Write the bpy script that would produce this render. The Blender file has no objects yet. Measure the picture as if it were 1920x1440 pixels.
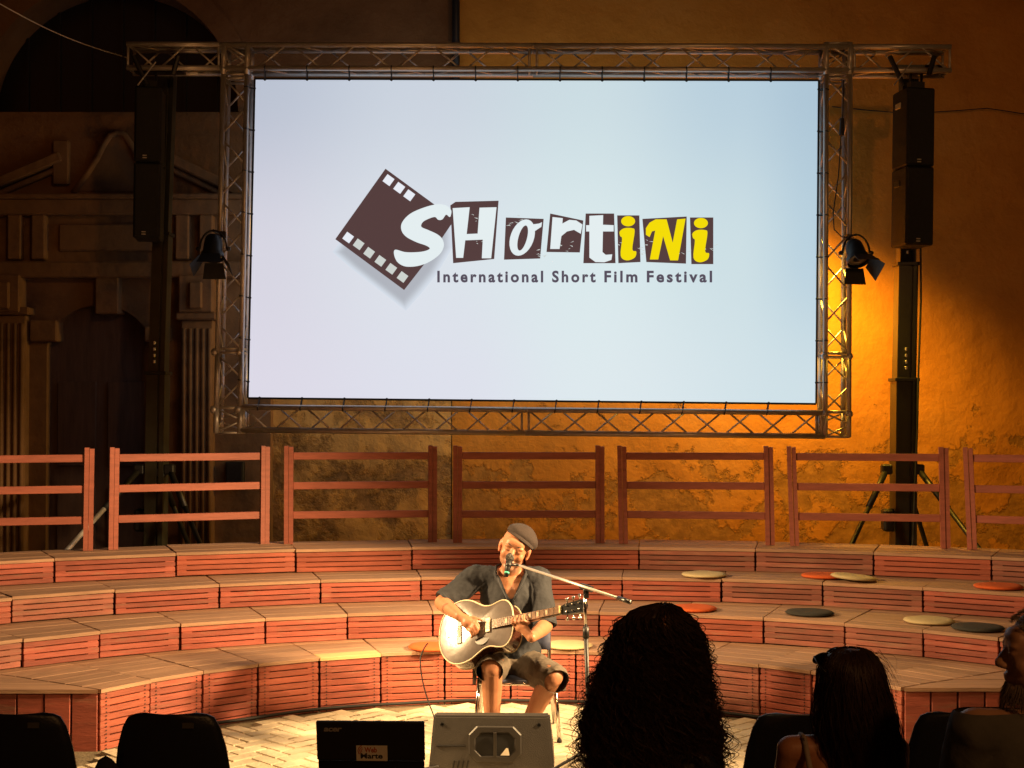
import bpy, bmesh, math, random
from mathutils import Vector, Matrix, noise, Euler
random.seed(11)
RND = random.Random(5)
D2R = math.radians
sc = bpy.context.scene
COL = sc.collection

# ------------------------------------------------------------------ camera
F_PX, CAM_H, HORIZON = 2600.0, 2.0, 765.0          # photo pixels (1920 wide)
PITCH = math.atan((HORIZON - 720) / F_PX)
cam_d = bpy.data.cameras.new('camera'); cam = bpy.data.objects.new('camera', cam_d); COL.objects.link(cam)
cam.location = (0, 0, CAM_H); cam.rotation_euler = (math.pi / 2 + PITCH, 0, 0)
cam_d.sensor_width = 36; cam_d.lens = F_PX / 1920 * 36; cam_d.clip_start = 0.1; cam_d.clip_end = 300
sc.camera = cam

# ------------------------------------------------------------------ world, night sky
w = bpy.data.worlds.new('World'); sc.world = w; w.use_nodes = True
wn = w.node_tree.nodes; wl = w.node_tree.links
sky = wn.new('ShaderNodeTexSky'); sky.sky_type = 'NISHITA'; sky.sun_disc = False
sky.sun_elevation = D2R(1.0); sky.sun_rotation = D2R(200)
bg = wn['Background']; bg.inputs['Strength'].default_value = 0.011
tint = wn.new('ShaderNodeMix'); tint.data_type = 'RGBA'; tint.blend_type = 'MULTIPLY'      # town glow on the night sky
tint.inputs['Factor'].default_value = 1.0; tint.inputs[7].default_value = (1.0, 0.55, 0.28, 1)
wl.new(sky.outputs['Color'], tint.inputs[6]); wl.new(tint.outputs[2], bg.inputs['Color'])

# ------------------------------------------------------------------ stage lamps, wall floodlight and two added fill lights
def spot(name, loc, target, watts, col, size_deg, blend=0.4, radius=0.08):
    d = bpy.data.lights.new(name, 'SPOT'); o = bpy.data.objects.new(name, d); COL.objects.link(o)
    o.location = loc; d.energy = watts; d.color = col; d.spot_size = D2R(size_deg); d.spot_blend = blend
    d.shadow_soft_size = radius
    o.rotation_euler = (Vector(target) - Vector(loc)).to_track_quat('-Z', 'Y').to_euler()
    return o
WARM = (1.0, 0.64, 0.30)
spot('stage_lamp', (-3.3, 7.82, 2.75), (1.5, 8.85, 0.15), 1000, WARM, 58, 0.7, 0.10)
spot('stage_lamp', (-3.3, 7.58, 2.42), (1.4, 8.80, 0.20), 850, WARM, 56, 0.7, 0.10)
spot('stage_lamp', (3.4, 7.6, 2.9), (-2.7, 9.2, 0.55), 1900, WARM, 52, 0.6, 0.14)
spot('stage_lamp', (3.45, 7.05, 2.65), (-2.5, 9.0, 0.50), 2200, WARM, 50, 0.6, 0.14)
spot('added_front_fill', (0.4, 5.6, 5.6), (0.2, 8.15, 0.0), 800, WARM, 60, 0.8, 0.25)  # added fill from above the stage front, softens the side lamps' contrast
spot('wall_floodlight', (2.75, 12.16, 3.45), (1.75, 13.4, 0.95), 430, (1.0, 0.53, 0.04), 172, 0.55, 0.15)
spot('added_rear_fill', (5.0, -4.0, 7.5), (1.5, 10.0, 2.0), 800, (1.0, 0.45, 0.14), 85, 0.9, 0.3)  # added warm fill from behind the camera, lifts audience and upper wall

sc.view_settings.view_transform = 'Standard'; sc.view_settings.look = 'None'
sc.view_settings.exposure = 0.0; sc.view_settings.gamma = 1.0
try: sc.view_settings.use_curve_mapping = False
except Exception: pass
sc.cycles.use_denoising = True
sc.cycles.max_bounces = 6; sc.cycles.diffuse_bounces = 3; sc.cycles.glossy_bounces = 3
sc.cycles.sample_clamp_indirect = 6.0

def at(px, py, Y):
    """photo pixel -> point at the depth Y metres in front of the camera"""
    dx, dy, dz = px - 960, F_PX, -(py - 720)
    c, s = math.cos(PITCH), math.sin(PITCH)
    y2, z2 = c * dy - s * dz, s * dy + c * dz
    t = Y / y2
    return Vector((t * dx, Y, CAM_H + t * z2))
def on_z(px, py, z):
    dx, dy, dz = px - 960, F_PX, -(py - 720)
    c, s = math.cos(PITCH), math.sin(PITCH)
    y2, z2 = c * dy - s * dz, s * dy + c * dz
    t = (z - CAM_H) / z2
    return Vector((t * dx, t * y2, z))

# ------------------------------------------------------------------ materials
def new_mat(name):
    m = bpy.data.materials.new(name); m.use_nodes = True
    nt = m.node_tree; return m, nt, nt.nodes['Principled BSDF']
def N(nt, typ, **kw):
    n = nt.nodes.new(typ)
    for k, v in kw.items():
        if k in n.inputs: n.inputs[k].default_value = v
        else: setattr(n, k, v)
    return n
def lin(*c):
    return tuple(((x / 255) / 12.92 if x / 255 <= 0.04045 else ((x / 255 + 0.055) / 1.055) ** 2.4) for x in c) + (1.0,)

def pmat(name, base, rough=0.5, metal=0.0, var=0.15, scale=6.0, stretch=(1, 1, 1), bump=0.1, bscale=60.0,
         second=None, mask=0.55, mask_scale=3.0, mask_soft=0.1, rnd=0.0, spec=0.5, coat=0.0, attr=None):
    m, nt, b = new_mat(name); L = nt.links.new
    b.inputs['Roughness'].default_value = rough; b.inputs['Metallic'].default_value = metal
    b.inputs['Specular IOR Level'].default_value = spec; b.inputs['Coat Weight'].default_value = coat
    b.inputs['Coat Roughness'].default_value = 0.04
    tc = N(nt, 'ShaderNodeTexCoord'); mp = N(nt, 'ShaderNodeMapping'); mp.inputs['Scale'].default_value = stretch
    L(tc.outputs['Object'], mp.inputs['Vector'])
    oi = N(nt, 'ShaderNodeObjectInfo')
    add = N(nt, 'ShaderNodeVectorMath'); add.operation = 'ADD'
    mul = N(nt, 'ShaderNodeVectorMath'); mul.operation = 'SCALE'; mul.inputs['Scale'].default_value = 37.0 if rnd else 0.0
    cmb = N(nt, 'ShaderNodeCombineXYZ'); 
    for i in range(3): L(oi.outputs['Random'], cmb.inputs[i])
    L(cmb.outputs[0], mul.inputs[0]); L(mp.outputs[0], add.inputs[0]); L(mul.outputs[0], add.inputs[1])
    vec = add.outputs[0]
    n1 = N(nt, 'ShaderNodeTexNoise', Scale=scale, Detail=5.0, Roughness=0.6); L(vec, n1.inputs['Vector'])
    mr = N(nt, 'ShaderNodeMapRange'); mr.inputs['From Min'].default_value = 0.25; mr.inputs['From Max'].default_value = 0.75
    mr.inputs['To Min'].default_value = 1 - var; mr.inputs['To Max'].default_value = 1 + var
    L(n1.outputs['Fac'], mr.inputs['Value'])
    val = mr.outputs[0]
    if rnd:
        r2 = N(nt, 'ShaderNodeMapRange'); r2.inputs['To Min'].default_value = 1 - rnd; r2.inputs['To Max'].default_value = 1 + rnd
        L(oi.outputs['Random'], r2.inputs['Value'])
        mm = N(nt, 'ShaderNodeMath'); mm.operation = 'MULTIPLY'; L(val, mm.inputs[0]); L(r2.outputs[0], mm.inputs[1]); val = mm.outputs[0]
    hsv = N(nt, 'ShaderNodeHueSaturation'); hsv.inputs['Color'].default_value = tuple(base[:3]) + (1,)
    if attr:
        at_ = N(nt, 'ShaderNodeAttribute'); at_.attribute_name = attr; L(at_.outputs['Color'], hsv.inputs['Color'])
    L(val, hsv.inputs['Value'])
    out = hsv.outputs['Color']
    if second:
        n2 = N(nt, 'ShaderNodeTexNoise', Scale=mask_scale, Detail=8.0, Roughness=0.65); L(vec, n2.inputs['Vector'])
        m2 = N(nt, 'ShaderNodeMapRange'); m2.inputs['From Min'].default_value = mask; m2.inputs['From Max'].default_value = mask + mask_soft
        L(n2.outputs['Fac'], m2.inputs['Value'])
        mix = N(nt, 'ShaderNodeMix'); mix.data_type = 'RGBA'
        L(m2.outputs[0], mix.inputs['Factor']); L(out, mix.inputs[6])
        h2 = N(nt, 'ShaderNodeHueSaturation'); h2.inputs['Color'].default_value = tuple(second[:3]) + (1,); L(val, h2.inputs['Value'])
        L(h2.outputs[0], mix.inputs[7]); out = mix.outputs[2]
    L(out, b.inputs['Base Color'])
    if bump:
        nb = N(nt, 'ShaderNodeTexNoise', Scale=bscale, Detail=4.0); L(vec, nb.inputs['Vector'])
        bp = N(nt, 'ShaderNodeBump', Strength=bump, Distance=0.01); L(nb.outputs['Fac'], bp.inputs['Height']); L(bp.outputs[0], b.inputs['Normal'])
    return m

def plaster(name, tones, stone, patch_lo, patch_hi, z_full, z_none, bump=0.5, seedv=0.0, dark=0.45):
    """old lime plaster: three mottled tones, crumbled patches where the render has fallen (more of them low down)"""
    m, nt, b = new_mat(name); L = nt.links.new
    b.inputs['Roughness'].default_value = 0.9; b.inputs['Specular IOR Level'].default_value = 0.15
    tc = N(nt, 'ShaderNodeTexCoord'); mp = N(nt, 'ShaderNodeMapping'); mp.inputs['Location'].default_value = (seedv, seedv * 2, seedv)
    L(tc.outputs['Object'], mp.inputs['Vector']); v = mp.outputs[0]
    n1 = N(nt, 'ShaderNodeTexNoise', Scale=1.3, Detail=8.0, Roughness=0.62, Distortion=0.1); L(v, n1.inputs['Vector'])
    cr = N(nt, 'ShaderNodeValToRGB'); e = cr.color_ramp.elements
    e[0].position = 0.3; e[0].color = tones[0]; e[1].position = 0.72; e[1].color = tones[2]
    k = e.new(0.52); k.color = tones[1]
    L(n1.outputs['Fac'], cr.inputs['Fac'])
    n2 = N(nt, 'ShaderNodeTexNoise', Scale=1.7, Detail=10.0, Roughness=0.68, Distortion=0.12); L(v, n2.inputs['Vector'])
    sep = N(nt, 'ShaderNodeSeparateXYZ'); L(tc.outputs['Object'], sep.inputs[0])
    mz = N(nt, 'ShaderNodeMapRange'); mz.inputs['From Min'].default_value = z_none; mz.inputs['From Max'].default_value = z_full
    mz.inputs['To Min'].default_value = -0.25; mz.inputs['To Max'].default_value = 0.12
    L(sep.outputs['Z'], mz.inputs['Value'])
    ad = N(nt, 'ShaderNodeMath'); ad.operation = 'ADD'; L(n2.outputs['Fac'], ad.inputs[0]); L(mz.outputs[0], ad.inputs[1])
    ms = N(nt, 'ShaderNodeMapRange'); ms.inputs['From Min'].default_value = patch_lo; ms.inputs['From Max'].default_value = patch_hi
    L(ad.outputs[0], ms.inputs['Value'])
    n3 = N(nt, 'ShaderNodeTexNoise', Scale=9.0, Detail=6.0, Roughness=0.7); L(v, n3.inputs['Vector'])
    cs = N(nt, 'ShaderNodeValToRGB'); e = cs.color_ramp.elements
    e[0].position = 0.35; e[0].color = tuple(x * dark for x in stone[:3]) + (1,); e[1].position = 0.65; e[1].color = stone
    L(n3.outputs['Fac'], cs.inputs['Fac'])
    mix = N(nt, 'ShaderNodeMix'); mix.data_type = 'RGBA'
    L(ms.outputs[0], mix.inputs['Factor']); L(cr.outputs[0], mix.inputs[6]); L(cs.outputs[0], mix.inputs[7])
    L(mix.outputs[2], b.inputs['Base Color'])
    sub = N(nt, 'ShaderNodeMath'); sub.operation = 'MULTIPLY_ADD'; sub.inputs[1].default_value = -0.7
    L(ms.outputs[0], sub.inputs[0])
    n4 = N(nt, 'ShaderNodeTexNoise', Scale=5.0, Detail=9.0, Roughness=0.6); L(v, n4.inputs['Vector'])
    L(n4.outputs['Fac'], sub.inputs[2])
    bp = N(nt, 'ShaderNodeBump', Strength=bump, Distance=0.05); L(sub.outputs[0], bp.inputs['Height']); L(bp.outputs[0], b.inputs['Normal'])
    return m

def emat(name, col, strength=1.0):
    m, nt, b = new_mat(name)
    b.inputs['Base Color'].default_value = (0.02, 0.02, 0.02, 1); b.inputs['Specular IOR Level'].default_value = 0.0
    b.inputs['Emission Color'].default_value = tuple(col[:3]) + (1,); b.inputs['Emission Strength'].default_value = strength
    return m

M = {}
M['red'] = pmat('red_painted_wood', (0.34, 0.086, 0.056), 0.66, var=0.3, scale=3.0, stretch=(1.6, 12, 12), bump=0.25, bscale=12,
                second=(0.30, 0.17, 0.11), mask=0.55, mask_scale=2.2, mask_soft=0.25, rnd=0.25)
M['red_b'] = pmat('faded_red_wood', (0.29, 0.098, 0.068), 0.7, var=0.32, scale=3.0, stretch=(1.6, 12, 12), bump=0.25, bscale=12,
                  second=(0.24, 0.14, 0.095), mask=0.48, mask_scale=2.0, mask_soft=0.3, rnd=0.22)
M['red_c'] = pmat('fresh_red_wood', (0.35, 0.088, 0.05), 0.6, var=0.26, scale=3.0, stretch=(1.6, 12, 12), bump=0.25, bscale=12,
                  second=(0.33, 0.16, 0.10), mask=0.6, mask_scale=2.4, mask_soft=0.2, rnd=0.2)
M['fence'] = pmat('red_painted_rail', (0.33, 0.10, 0.066), 0.55, var=0.22, scale=4, stretch=(1.5, 10, 10), bump=0.15, bscale=14, rnd=0.08)
M['tread'] = pmat('worn_tread_wood', (0.40, 0.24, 0.15), 0.7, var=0.28, scale=3.0, stretch=(1.2, 14, 14), bump=0.3, bscale=12,
                  second=(0.36, 0.17, 0.105), mask=0.52, mask_scale=1.8, mask_soft=0.3, rnd=0.14)
M['bare'] = pmat('bare_pale_wood', (0.62, 0.42, 0.2), 0.6, var=0.15, scale=3, stretch=(1, 12, 12), bump=0.2, bscale=14)
M['paver'] = pmat('pale_stone_paver', (0.62, 0.53, 0.38), 0.85, var=0.2, scale=9, bump=0.5, bscale=45, rnd=0.14)
M['sand'] = pmat('joint_sand', (0.2, 0.16, 0.1), 0.95, var=0.25, scale=14, bump=0.6, bscale=60)
M['ground'] = pmat('ground_paving', (0.24, 0.2, 0.14), 0.95, var=0.3, scale=2.5, bump=0.4, bscale=25)
M['black'] = pmat('black_powder_coat', (0.012, 0.012, 0.013), 0.45, var=0.2, scale=8, bump=0.05)
M['black_gloss'] = pmat('black_gloss', (0.01, 0.01, 0.011), 0.18, var=0.2, scale=5, bump=0.0)
M['rubber'] = pmat('black_rubber', (0.015, 0.014, 0.014), 0.6, var=0.2, scale=20, bump=0.1)
M['alu'] = pmat('aluminium', (0.62, 0.58, 0.54), 0.40, metal=0.6, var=0.12, scale=10, bump=0.05, bscale=80)
M['chrome'] = pmat('chrome', (0.75, 0.74, 0.72), 0.12, metal=1.0, var=0.05, scale=10, bump=0.0)
M['speaker'] = pmat('speaker_cabinet', (0.011, 0.012, 0.014), 0.7, var=0.3, scale=30, bump=0.4, bscale=200)
M['mast'] = pmat('dark_green_mast', (0.045, 0.044, 0.03), 0.3, metal=0.3, var=0.25, scale=6, bump=0.08)
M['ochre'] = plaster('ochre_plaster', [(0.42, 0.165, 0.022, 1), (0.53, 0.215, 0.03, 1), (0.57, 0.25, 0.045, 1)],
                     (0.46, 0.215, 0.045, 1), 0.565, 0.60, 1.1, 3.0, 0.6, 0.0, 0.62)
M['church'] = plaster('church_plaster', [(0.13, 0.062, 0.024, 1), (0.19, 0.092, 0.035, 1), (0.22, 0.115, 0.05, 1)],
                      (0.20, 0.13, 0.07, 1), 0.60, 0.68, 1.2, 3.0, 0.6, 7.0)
M['rubble'] = plaster('bare_masonry', [(0.42, 0.22, 0.06, 1), (0.54, 0.30, 0.085, 1), (0.58, 0.34, 0.11, 1)],
                      (0.34, 0.19, 0.07, 1), 0.56, 0.66, 1.5, 3.5, 0.7, 3.0)
M['stone'] = pmat('portal_stone', (0.19, 0.10, 0.04), 0.9, var=0.35, scale=2.2, bump=0.7, bscale=14, second=(0.08, 0.042, 0.02), mask=0.52, mask_scale=2.0, mask_soft=0.2)
M['door'] = pmat('old_door_wood', (0.09, 0.05, 0.035), 0.8, var=0.3, scale=3, stretch=(8, 8, 1), bump=0.3)
M['void'] = pmat('unlit_glass', (0.008, 0.008, 0.009), 0.35, var=0.2, bump=0.0)
M['navy'] = pmat('navy_plastic', (0.010, 0.012, 0.022), 0.42, var=0.15, scale=5, bump=0.15, bscale=120)
M['steel'] = pmat('dark_steel_tube', (0.12, 0.12, 0.12), 0.35, metal=1.0, var=0.1, bump=0.0)
M['skin'] = pmat('skin', (0.5, 0.24, 0.13), 0.5, var=0.1, scale=25, bump=0.08, bscale=90, attr='Col')
M['shirt'] = pmat('charcoal_linen', (0.018, 0.0205, 0.027), 0.85, var=0.22, scale=9, bump=0.5, bscale=28)
M['shorts'] = pmat('grey_brown_cotton', (0.105, 0.084, 0.064), 0.9, var=0.2, scale=9, bump=0.5, bscale=26)
M['cap'] = pmat('brown_wool_cap', (0.026, 0.017, 0.015), 0.9, var=0.2, scale=20, bump=0.4, bscale=60)
M['tee'] = pmat('dark_grey_jersey', (0.085, 0.08, 0.07), 0.92, var=0.2, scale=10, bump=0.3, bscale=30)
M['blackcloth'] = pmat('black_cloth', (0.013, 0.012, 0.013), 0.9, var=0.2, scale=10, bump=0.3, bscale=30)
M['curls'] = pmat('dark_curly_hair', (0.045, 0.022, 0.012), 0.5, var=0.4, scale=10, bump=0.0)
M['brown_hair'] = pmat('dark_brown_hair', (0.05, 0.024, 0.012), 0.42, var=0.4, scale=10, bump=0.0)
M['grey_hair'] = pmat('greying_hair', (0.24, 0.20, 0.16), 0.6, var=0.4, scale=20, bump=0.0)

def hairy(m, col, fac):
    nt = m.node_tree; b = nt.nodes['Principled BSDF']; t = N(nt, 'ShaderNodeBsdfTranslucent'); t.inputs['Color'].default_value = col
    mx = N(nt, 'ShaderNodeMixShader'); mx.inputs['Fac'].default_value = fac; o = nt.nodes['Material Output']
    nt.links.new(b.outputs[0], mx.inputs[1]); nt.links.new(t.outputs[0], mx.inputs[2]); nt.links.new(mx.outputs[0], o.inputs['Surface'])
hairy(M['curls'], (0.22, 0.085, 0.03, 1), 0.4); hairy(M['brown_hair'], (0.25, 0.10, 0.035, 1), 0.4)
# ------------------------------------------------------------------ mesh helpers
class MB:
    def __init__(s): s.v = []; s.f = []
    def add(s, vs, fs):
        o = len(s.v); s.v += [Vector(x) for x in vs]; s.f += [tuple(i + o for i in f) for f in fs]; return s
    def box(s, c, size, rot=None):
        sx, sy, sz = (x / 2 for x in size); R = rot if rot is not None else Matrix.Identity(3); c = Vector(c)
        vs = [c + R @ Vector((x * sx, y * sy, z * sz)) for z in (-1, 1) for y in (-1, 1) for x in (-1, 1)]
        return s.add(vs, [(0, 2, 3, 1), (4, 5, 7, 6), (0, 1, 5, 4), (2, 6, 7, 3), (0, 4, 6, 2), (1, 3, 7, 5)])
    def tube(s, pts, r, n=8, cap=True):
        pts = [Vector(p) for p in pts]; rr = r if isinstance(r, (list, tuple)) else [r] * len(pts)
        rings = []; prev = None
        for i, p in enumerate(pts):
            d = (pts[min(i + 1, len(pts) - 1)] - pts[max(i - 1, 0)])
            if d.length < 1e-9: d = Vector((0, 0, 1))
            d.normalize()
            if prev is None:
                a = d.cross(Vector((0, 0, 1)))
                if a.length < 1e-3: a = d.cross(Vector((1, 0, 0)))
            else:
                a = prev - d * prev.dot(d)
                if a.length < 1e-6: a = d.cross(Vector((1, 0, 0)))
            a.normalize(); b = d.cross(a); prev = a
            rings.append([p + (a * math.cos(2 * math.pi * k / n) + b * math.sin(2 * math.pi * k / n)) * rr[i] for k in range(n)])
        vs = [x for ring in rings for x in ring]; fs = []
        for i in range(len(pts) - 1):
            for k in range(n):
                fs.append((i * n + k, i * n + (k + 1) % n, (i + 1) * n + (k + 1) % n, (i + 1) * n + k))
        if cap: fs.append(tuple(range(n - 1, -1, -1))); fs.append(tuple((len(pts) - 1) * n + k for k in range(n)))
        return s.add(vs, fs)
    def lathe(s, prof, n=20, mat=None, sx=1, sy=1):
        vs = []; fs = []; Mx = mat or Matrix.Identity(4)
        for r, z in prof:
            for k in range(n):
                a = 2 * math.pi * k / n; vs.append(Mx @ Vector((r * sx * math.cos(a), r * sy * math.sin(a), z)))
        for i in range(len(prof) - 1):
            for k in range(n): fs.append((i * n + k, i * n + (k + 1) % n, (i + 1) * n + (k + 1) % n, (i + 1) * n + k))
        if prof[0][0] > 1e-6: fs.append(tuple(range(n - 1, -1, -1)))
        if prof[-1][0] > 1e-6: fs.append(tuple((len(prof) - 1) * n + k for k in range(n)))
        return s.add(vs, fs)
    def prism(s, poly, ext):
        """closed solid: polygon (list of Vectors) swept along ext"""
        n = len(poly); e = Vector(ext); p = [Vector(x) for x in poly]
        return s.add(p + [x + e for x in p], [tuple(range(n - 1, -1, -1)), tuple(range(n, 2 * n))] + [(i, (i + 1) % n, n + (i + 1) % n, n + i) for i in range(n)])
    def ball(s, c, rad, R=None, nu=14, nv=9):
        c = Vector(c); R = R or Matrix.Identity(3); vs = [c + R @ Vector((0, 0, rad[2]))]; fs = []
        for j in range(1, nv):
            t = math.pi * j / nv
            for k in range(nu):
                a = 2 * math.pi * k / nu
                vs.append(c + R @ Vector((rad[0] * math.sin(t) * math.cos(a), rad[1] * math.sin(t) * math.sin(a), rad[2] * math.cos(t))))
        vs.append(c + R @ Vector((0, 0, -rad[2]))); last = len(vs) - 1
        for k in range(nu):
            fs.append((0, 1 + k, 1 + (k + 1) % nu))
            for j in range(nv - 2):
                a0 = 1 + j * nu; a1 = a0 + nu
                fs.append((a0 + k, a1 + k, a1 + (k + 1) % nu, a0 + (k + 1) % nu))
            b0 = 1 + (nv - 2) * nu; fs.append((b0 + k, last, b0 + (k + 1) % nu))
        return s.add(vs, fs)
    def cone(s, p0, r0, p1, r1, n=14):
        """tapered capsule"""
        p0, p1 = Vector(p0), Vector(p1); d = p1 - p0; L = max(d.length, 1e-5); d.normalize()
        pts, rr = [], []
        for t in (90, 65, 40, 18): pts.append(p0 - d * r0 * math.sin(D2R(t))); rr.append(max(r0 * math.cos(D2R(t)), 1e-4))
        pts.append(p0); rr.append(r0); pts.append(p0.lerp(p1, 0.5)); rr.append((r0 + r1) / 2); pts.append(p1); rr.append(r1)
        for t in (18, 40, 65, 90): pts.append(p1 + d * r1 * math.sin(D2R(t))); rr.append(max(r1 * math.cos(D2R(t)), 1e-4))
        return s.tube(pts, rr, n)
    def mesh(s, name, mat, smooth=False, fix=True):
        me = bpy.data.meshes.new(name); me.from_pydata([tuple(x) for x in s.v], [], s.f)
        if fix:
            bm = bmesh.new(); bm.from_mesh(me); bmesh.ops.recalc_face_normals(bm, faces=bm.faces); bm.to_mesh(me); bm.free()
        if mat is not None: me.materials.append(M[mat] if isinstance(mat, str) else mat)
        if smooth:
            for p in me.polygons: p.use_smooth = True
        me.update(); return me

def ob(name, me, parent=None, loc=(0, 0, 0), rot=None, label=None, cat=None, group=None, kind=None):
    o = bpy.data.objects.new(name, me); COL.objects.link(o); o.location = loc
    if rot is not None: o.rotation_euler = rot
    if parent is not None: o.parent = parent
    if label: o['label'] = label
    if cat: o['category'] = cat
    if group: o['group'] = group
    if kind: o['kind'] = kind
    return o
def empty(name, loc=(0, 0, 0), rot=None, **kw):
    o = ob(name, None, None, loc, rot, **kw); o.empty_display_size = 0.1; return o
def smooth_by_angle(me, deg=35):
    for p in me.polygons: p.use_smooth = True
    try: me.set_sharp_from_angle(angle=D2R(deg))
    except Exception: pass
_bc = {}
def cbox(sx, sy, sz, mat, b=0.003):
    k = (round(sx, 3), round(sy, 3), round(sz, 3), mat)
    if k not in _bc:
        bm = bmesh.new(); bmesh.ops.create_cube(bm, size=1.0); bmesh.ops.scale(bm, vec=(k[0], k[1], k[2]), verts=bm.verts)
        bmesh.ops.bevel(bm, geom=list(bm.edges), offset=min(b, min(k[:3]) * 0.3), segments=1, affect='EDGES')
        me = bpy.data.meshes.new('board'); bm.to_mesh(me); bm.free(); me.materials.append(M[mat]); _bc[k] = me
    return _bc[k]
def fit_cut(me, planes):
    """cut a mesh open with (point, normal) planes, dropping what lies beyond each normal"""
    bm = bmesh.new(); bm.from_mesh(me)
    for co, no in planes:
        bmesh.ops.bisect_plane(bm, geom=list(bm.verts) + list(bm.edges) + list(bm.faces), plane_co=co, plane_no=no, clear_outer=True)
    bm.to_mesh(me); bm.free(); me.update(); return me
def fuse(mb, name, mat, voxel=0.006, smooth=6, factor=0.5):
    """one continuous surface from overlapping closed solids"""
    me = mb.mesh(name + '_raw', None); o = bpy.data.objects.new('tmp', me); COL.objects.link(o)
    r = o.modifiers.new('r', 'REMESH'); r.mode = 'VOXEL'; r.voxel_size = voxel; r.adaptivity = 0.0
    s = o.modifiers.new('s', 'SMOOTH'); s.factor = factor; s.iterations = smooth
    dg = bpy.context.evaluated_depsgraph_get(); dg.update()
    out = bpy.data.meshes.new_from_object(o.evaluated_get(dg)); out.name = name
    bpy.data.objects.remove(o); bpy.data.meshes.remove(me)
    out.materials.clear()
    if mat: out.materials.append(M[mat] if isinstance(mat, str) else mat)
    for p in out.polygons: p.use_smooth = True
    return out
def wrinkle(me, amp, scale, stretch=(1, 1, 1)):
    ns = [v.normal.copy() for v in me.vertices]
    for v, n in zip(me.vertices, ns):
        q = Vector((v.co.x * stretch[0], v.co.y * stretch[1], v.co.z * stretch[2])) * scale
        d = 1 - 2 * abs(noise.noise(q)) + 0.5 * noise.noise(q * 2.3)
        v.co += n * amp * (d - 0.3)
    me.update()
def paint(me, fn):
    ca = me.color_attributes.new('Col', 'FLOAT_COLOR', 'POINT')
    for i, v in enumerate(me.vertices): ca.data[i].color = tuple(fn(v.co)) + (1.0,)
ORD = ['first', 'second', 'third', 'fourth', 'fifth', 'sixth', 'seventh', 'eighth', 'ninth', 'tenth', 'eleventh', 'twelfth', 'thirteenth', 'fourteenth', 'fifteenth', 'sixteenth']

# ================================================================== ground and stage paving
g = MB(); g.add([(-40, -20, 0), (40, -20, 0), (40, 60, 0), (-40, 60, 0)], [(0, 1, 2, 3)])
ground = ob('ground', g.mesh('ground', 'ground'), kind='structure')
C1, R1 = Vector((-0.0375, 6.639)), 2.774
sd = MB(); NS = 64
sd.add([(C1.x + 2.9 * math.cos(2 * math.pi * k / NS), C1.y + 2.9 * math.sin(2 * math.pi * k / NS), 0.004) for k in range(NS)], [tuple(range(NS))])
bed = ob('stage_floor', sd.mesh('stage_floor', 'sand'), kind='structure')
PL, PW = 0.21, 0.105
pav_mesh = []
for k in range(5):
    rr = random.Random(k); mb = MB(); x, y, h = PL / 2 - 0.004, PW / 2 - 0.004, 0.022
    j = lambda: rr.uniform(-0.002, 0.002)
    b = 0.006
    mb.add([(-x + j(), -y + j(), 0), (x + j(), -y + j(), 0), (x + j(), y + j(), 0), (-x + j(), y + j(), 0),
            (-x + b + j(), -y + b + j(), h), (x - b + j(), -y + b + j(), h + j() * .5), (x - b + j(), y - b + j(), h), (-x + b + j(), y - b + j(), h + j() * .5)],
           [(0, 1, 5, 4), (1, 2, 6, 5), (2, 3, 7, 6), (3, 0, 4, 7), (4, 5, 6, 7)])
    pav_mesh.append(mb.mesh('paver', 'paver'))
spots = []
ROT = D2R(45)
for i in range(-34, 35):
    for j in range(-34, 35):
        # herringbone: pairs of bricks on a skewed lattice
        for (ox, oy, a) in ((0, 0, 0), (0.5, -1.5, math.pi / 2)):
            gx = (i * 1 + j * 2 + ox) * PW; gy = (i * 1 - j * 2 + oy) * PW
            if abs(i) > 30 or abs(j) > 16: continue
            X = C1.x + gx * math.cos(ROT) - gy * math.sin(ROT); Y = 7.9 + gx * math.sin(ROT) + gy * math.cos(ROT)
            if (X - C1.x) ** 2 + (Y - C1.y) ** 2 < 2.62 ** 2 and Y > 5.2: spots.append((X, Y, a + ROT))
def vis_rank(s):
    X, Y, a = s
    px = 960 + X / Y * F_PX; py = HORIZON + CAM_H / Y * F_PX
    good = py < 1450 and (410 < px < 600 or 1040 < px < 1120 or 1360 < px < 1410 or (600 <= px <= 1100 and py < 1352))
    return (0 if good else 1, abs(Y - 8.0))
spots.sort(key=vis_rank)
rest = MB()
for n, (X, Y, a) in enumerate(spots):
    if n < 300:
        ob('paver', pav_mesh[n % 5], bed, (X, Y, 0.001 + RND.uniform(0, 0.003)), (RND.uniform(-.012, .012), RND.uniform(-.012, .012), a + RND.choice((0, math.pi))))
    else:
        me = pav_mesh[n % 5]; mt = Matrix.Translation((X, Y, 0.002)) @ Matrix.Rotation(a, 4, 'Z')
        rest.add([mt @ v.co for v in me.vertices], [tuple(p.vertices) for p in me.polygons])
ob('paver_field', rest.mesh('paver_field', 'paver', fix=False), bed, kind='stuff')

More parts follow.
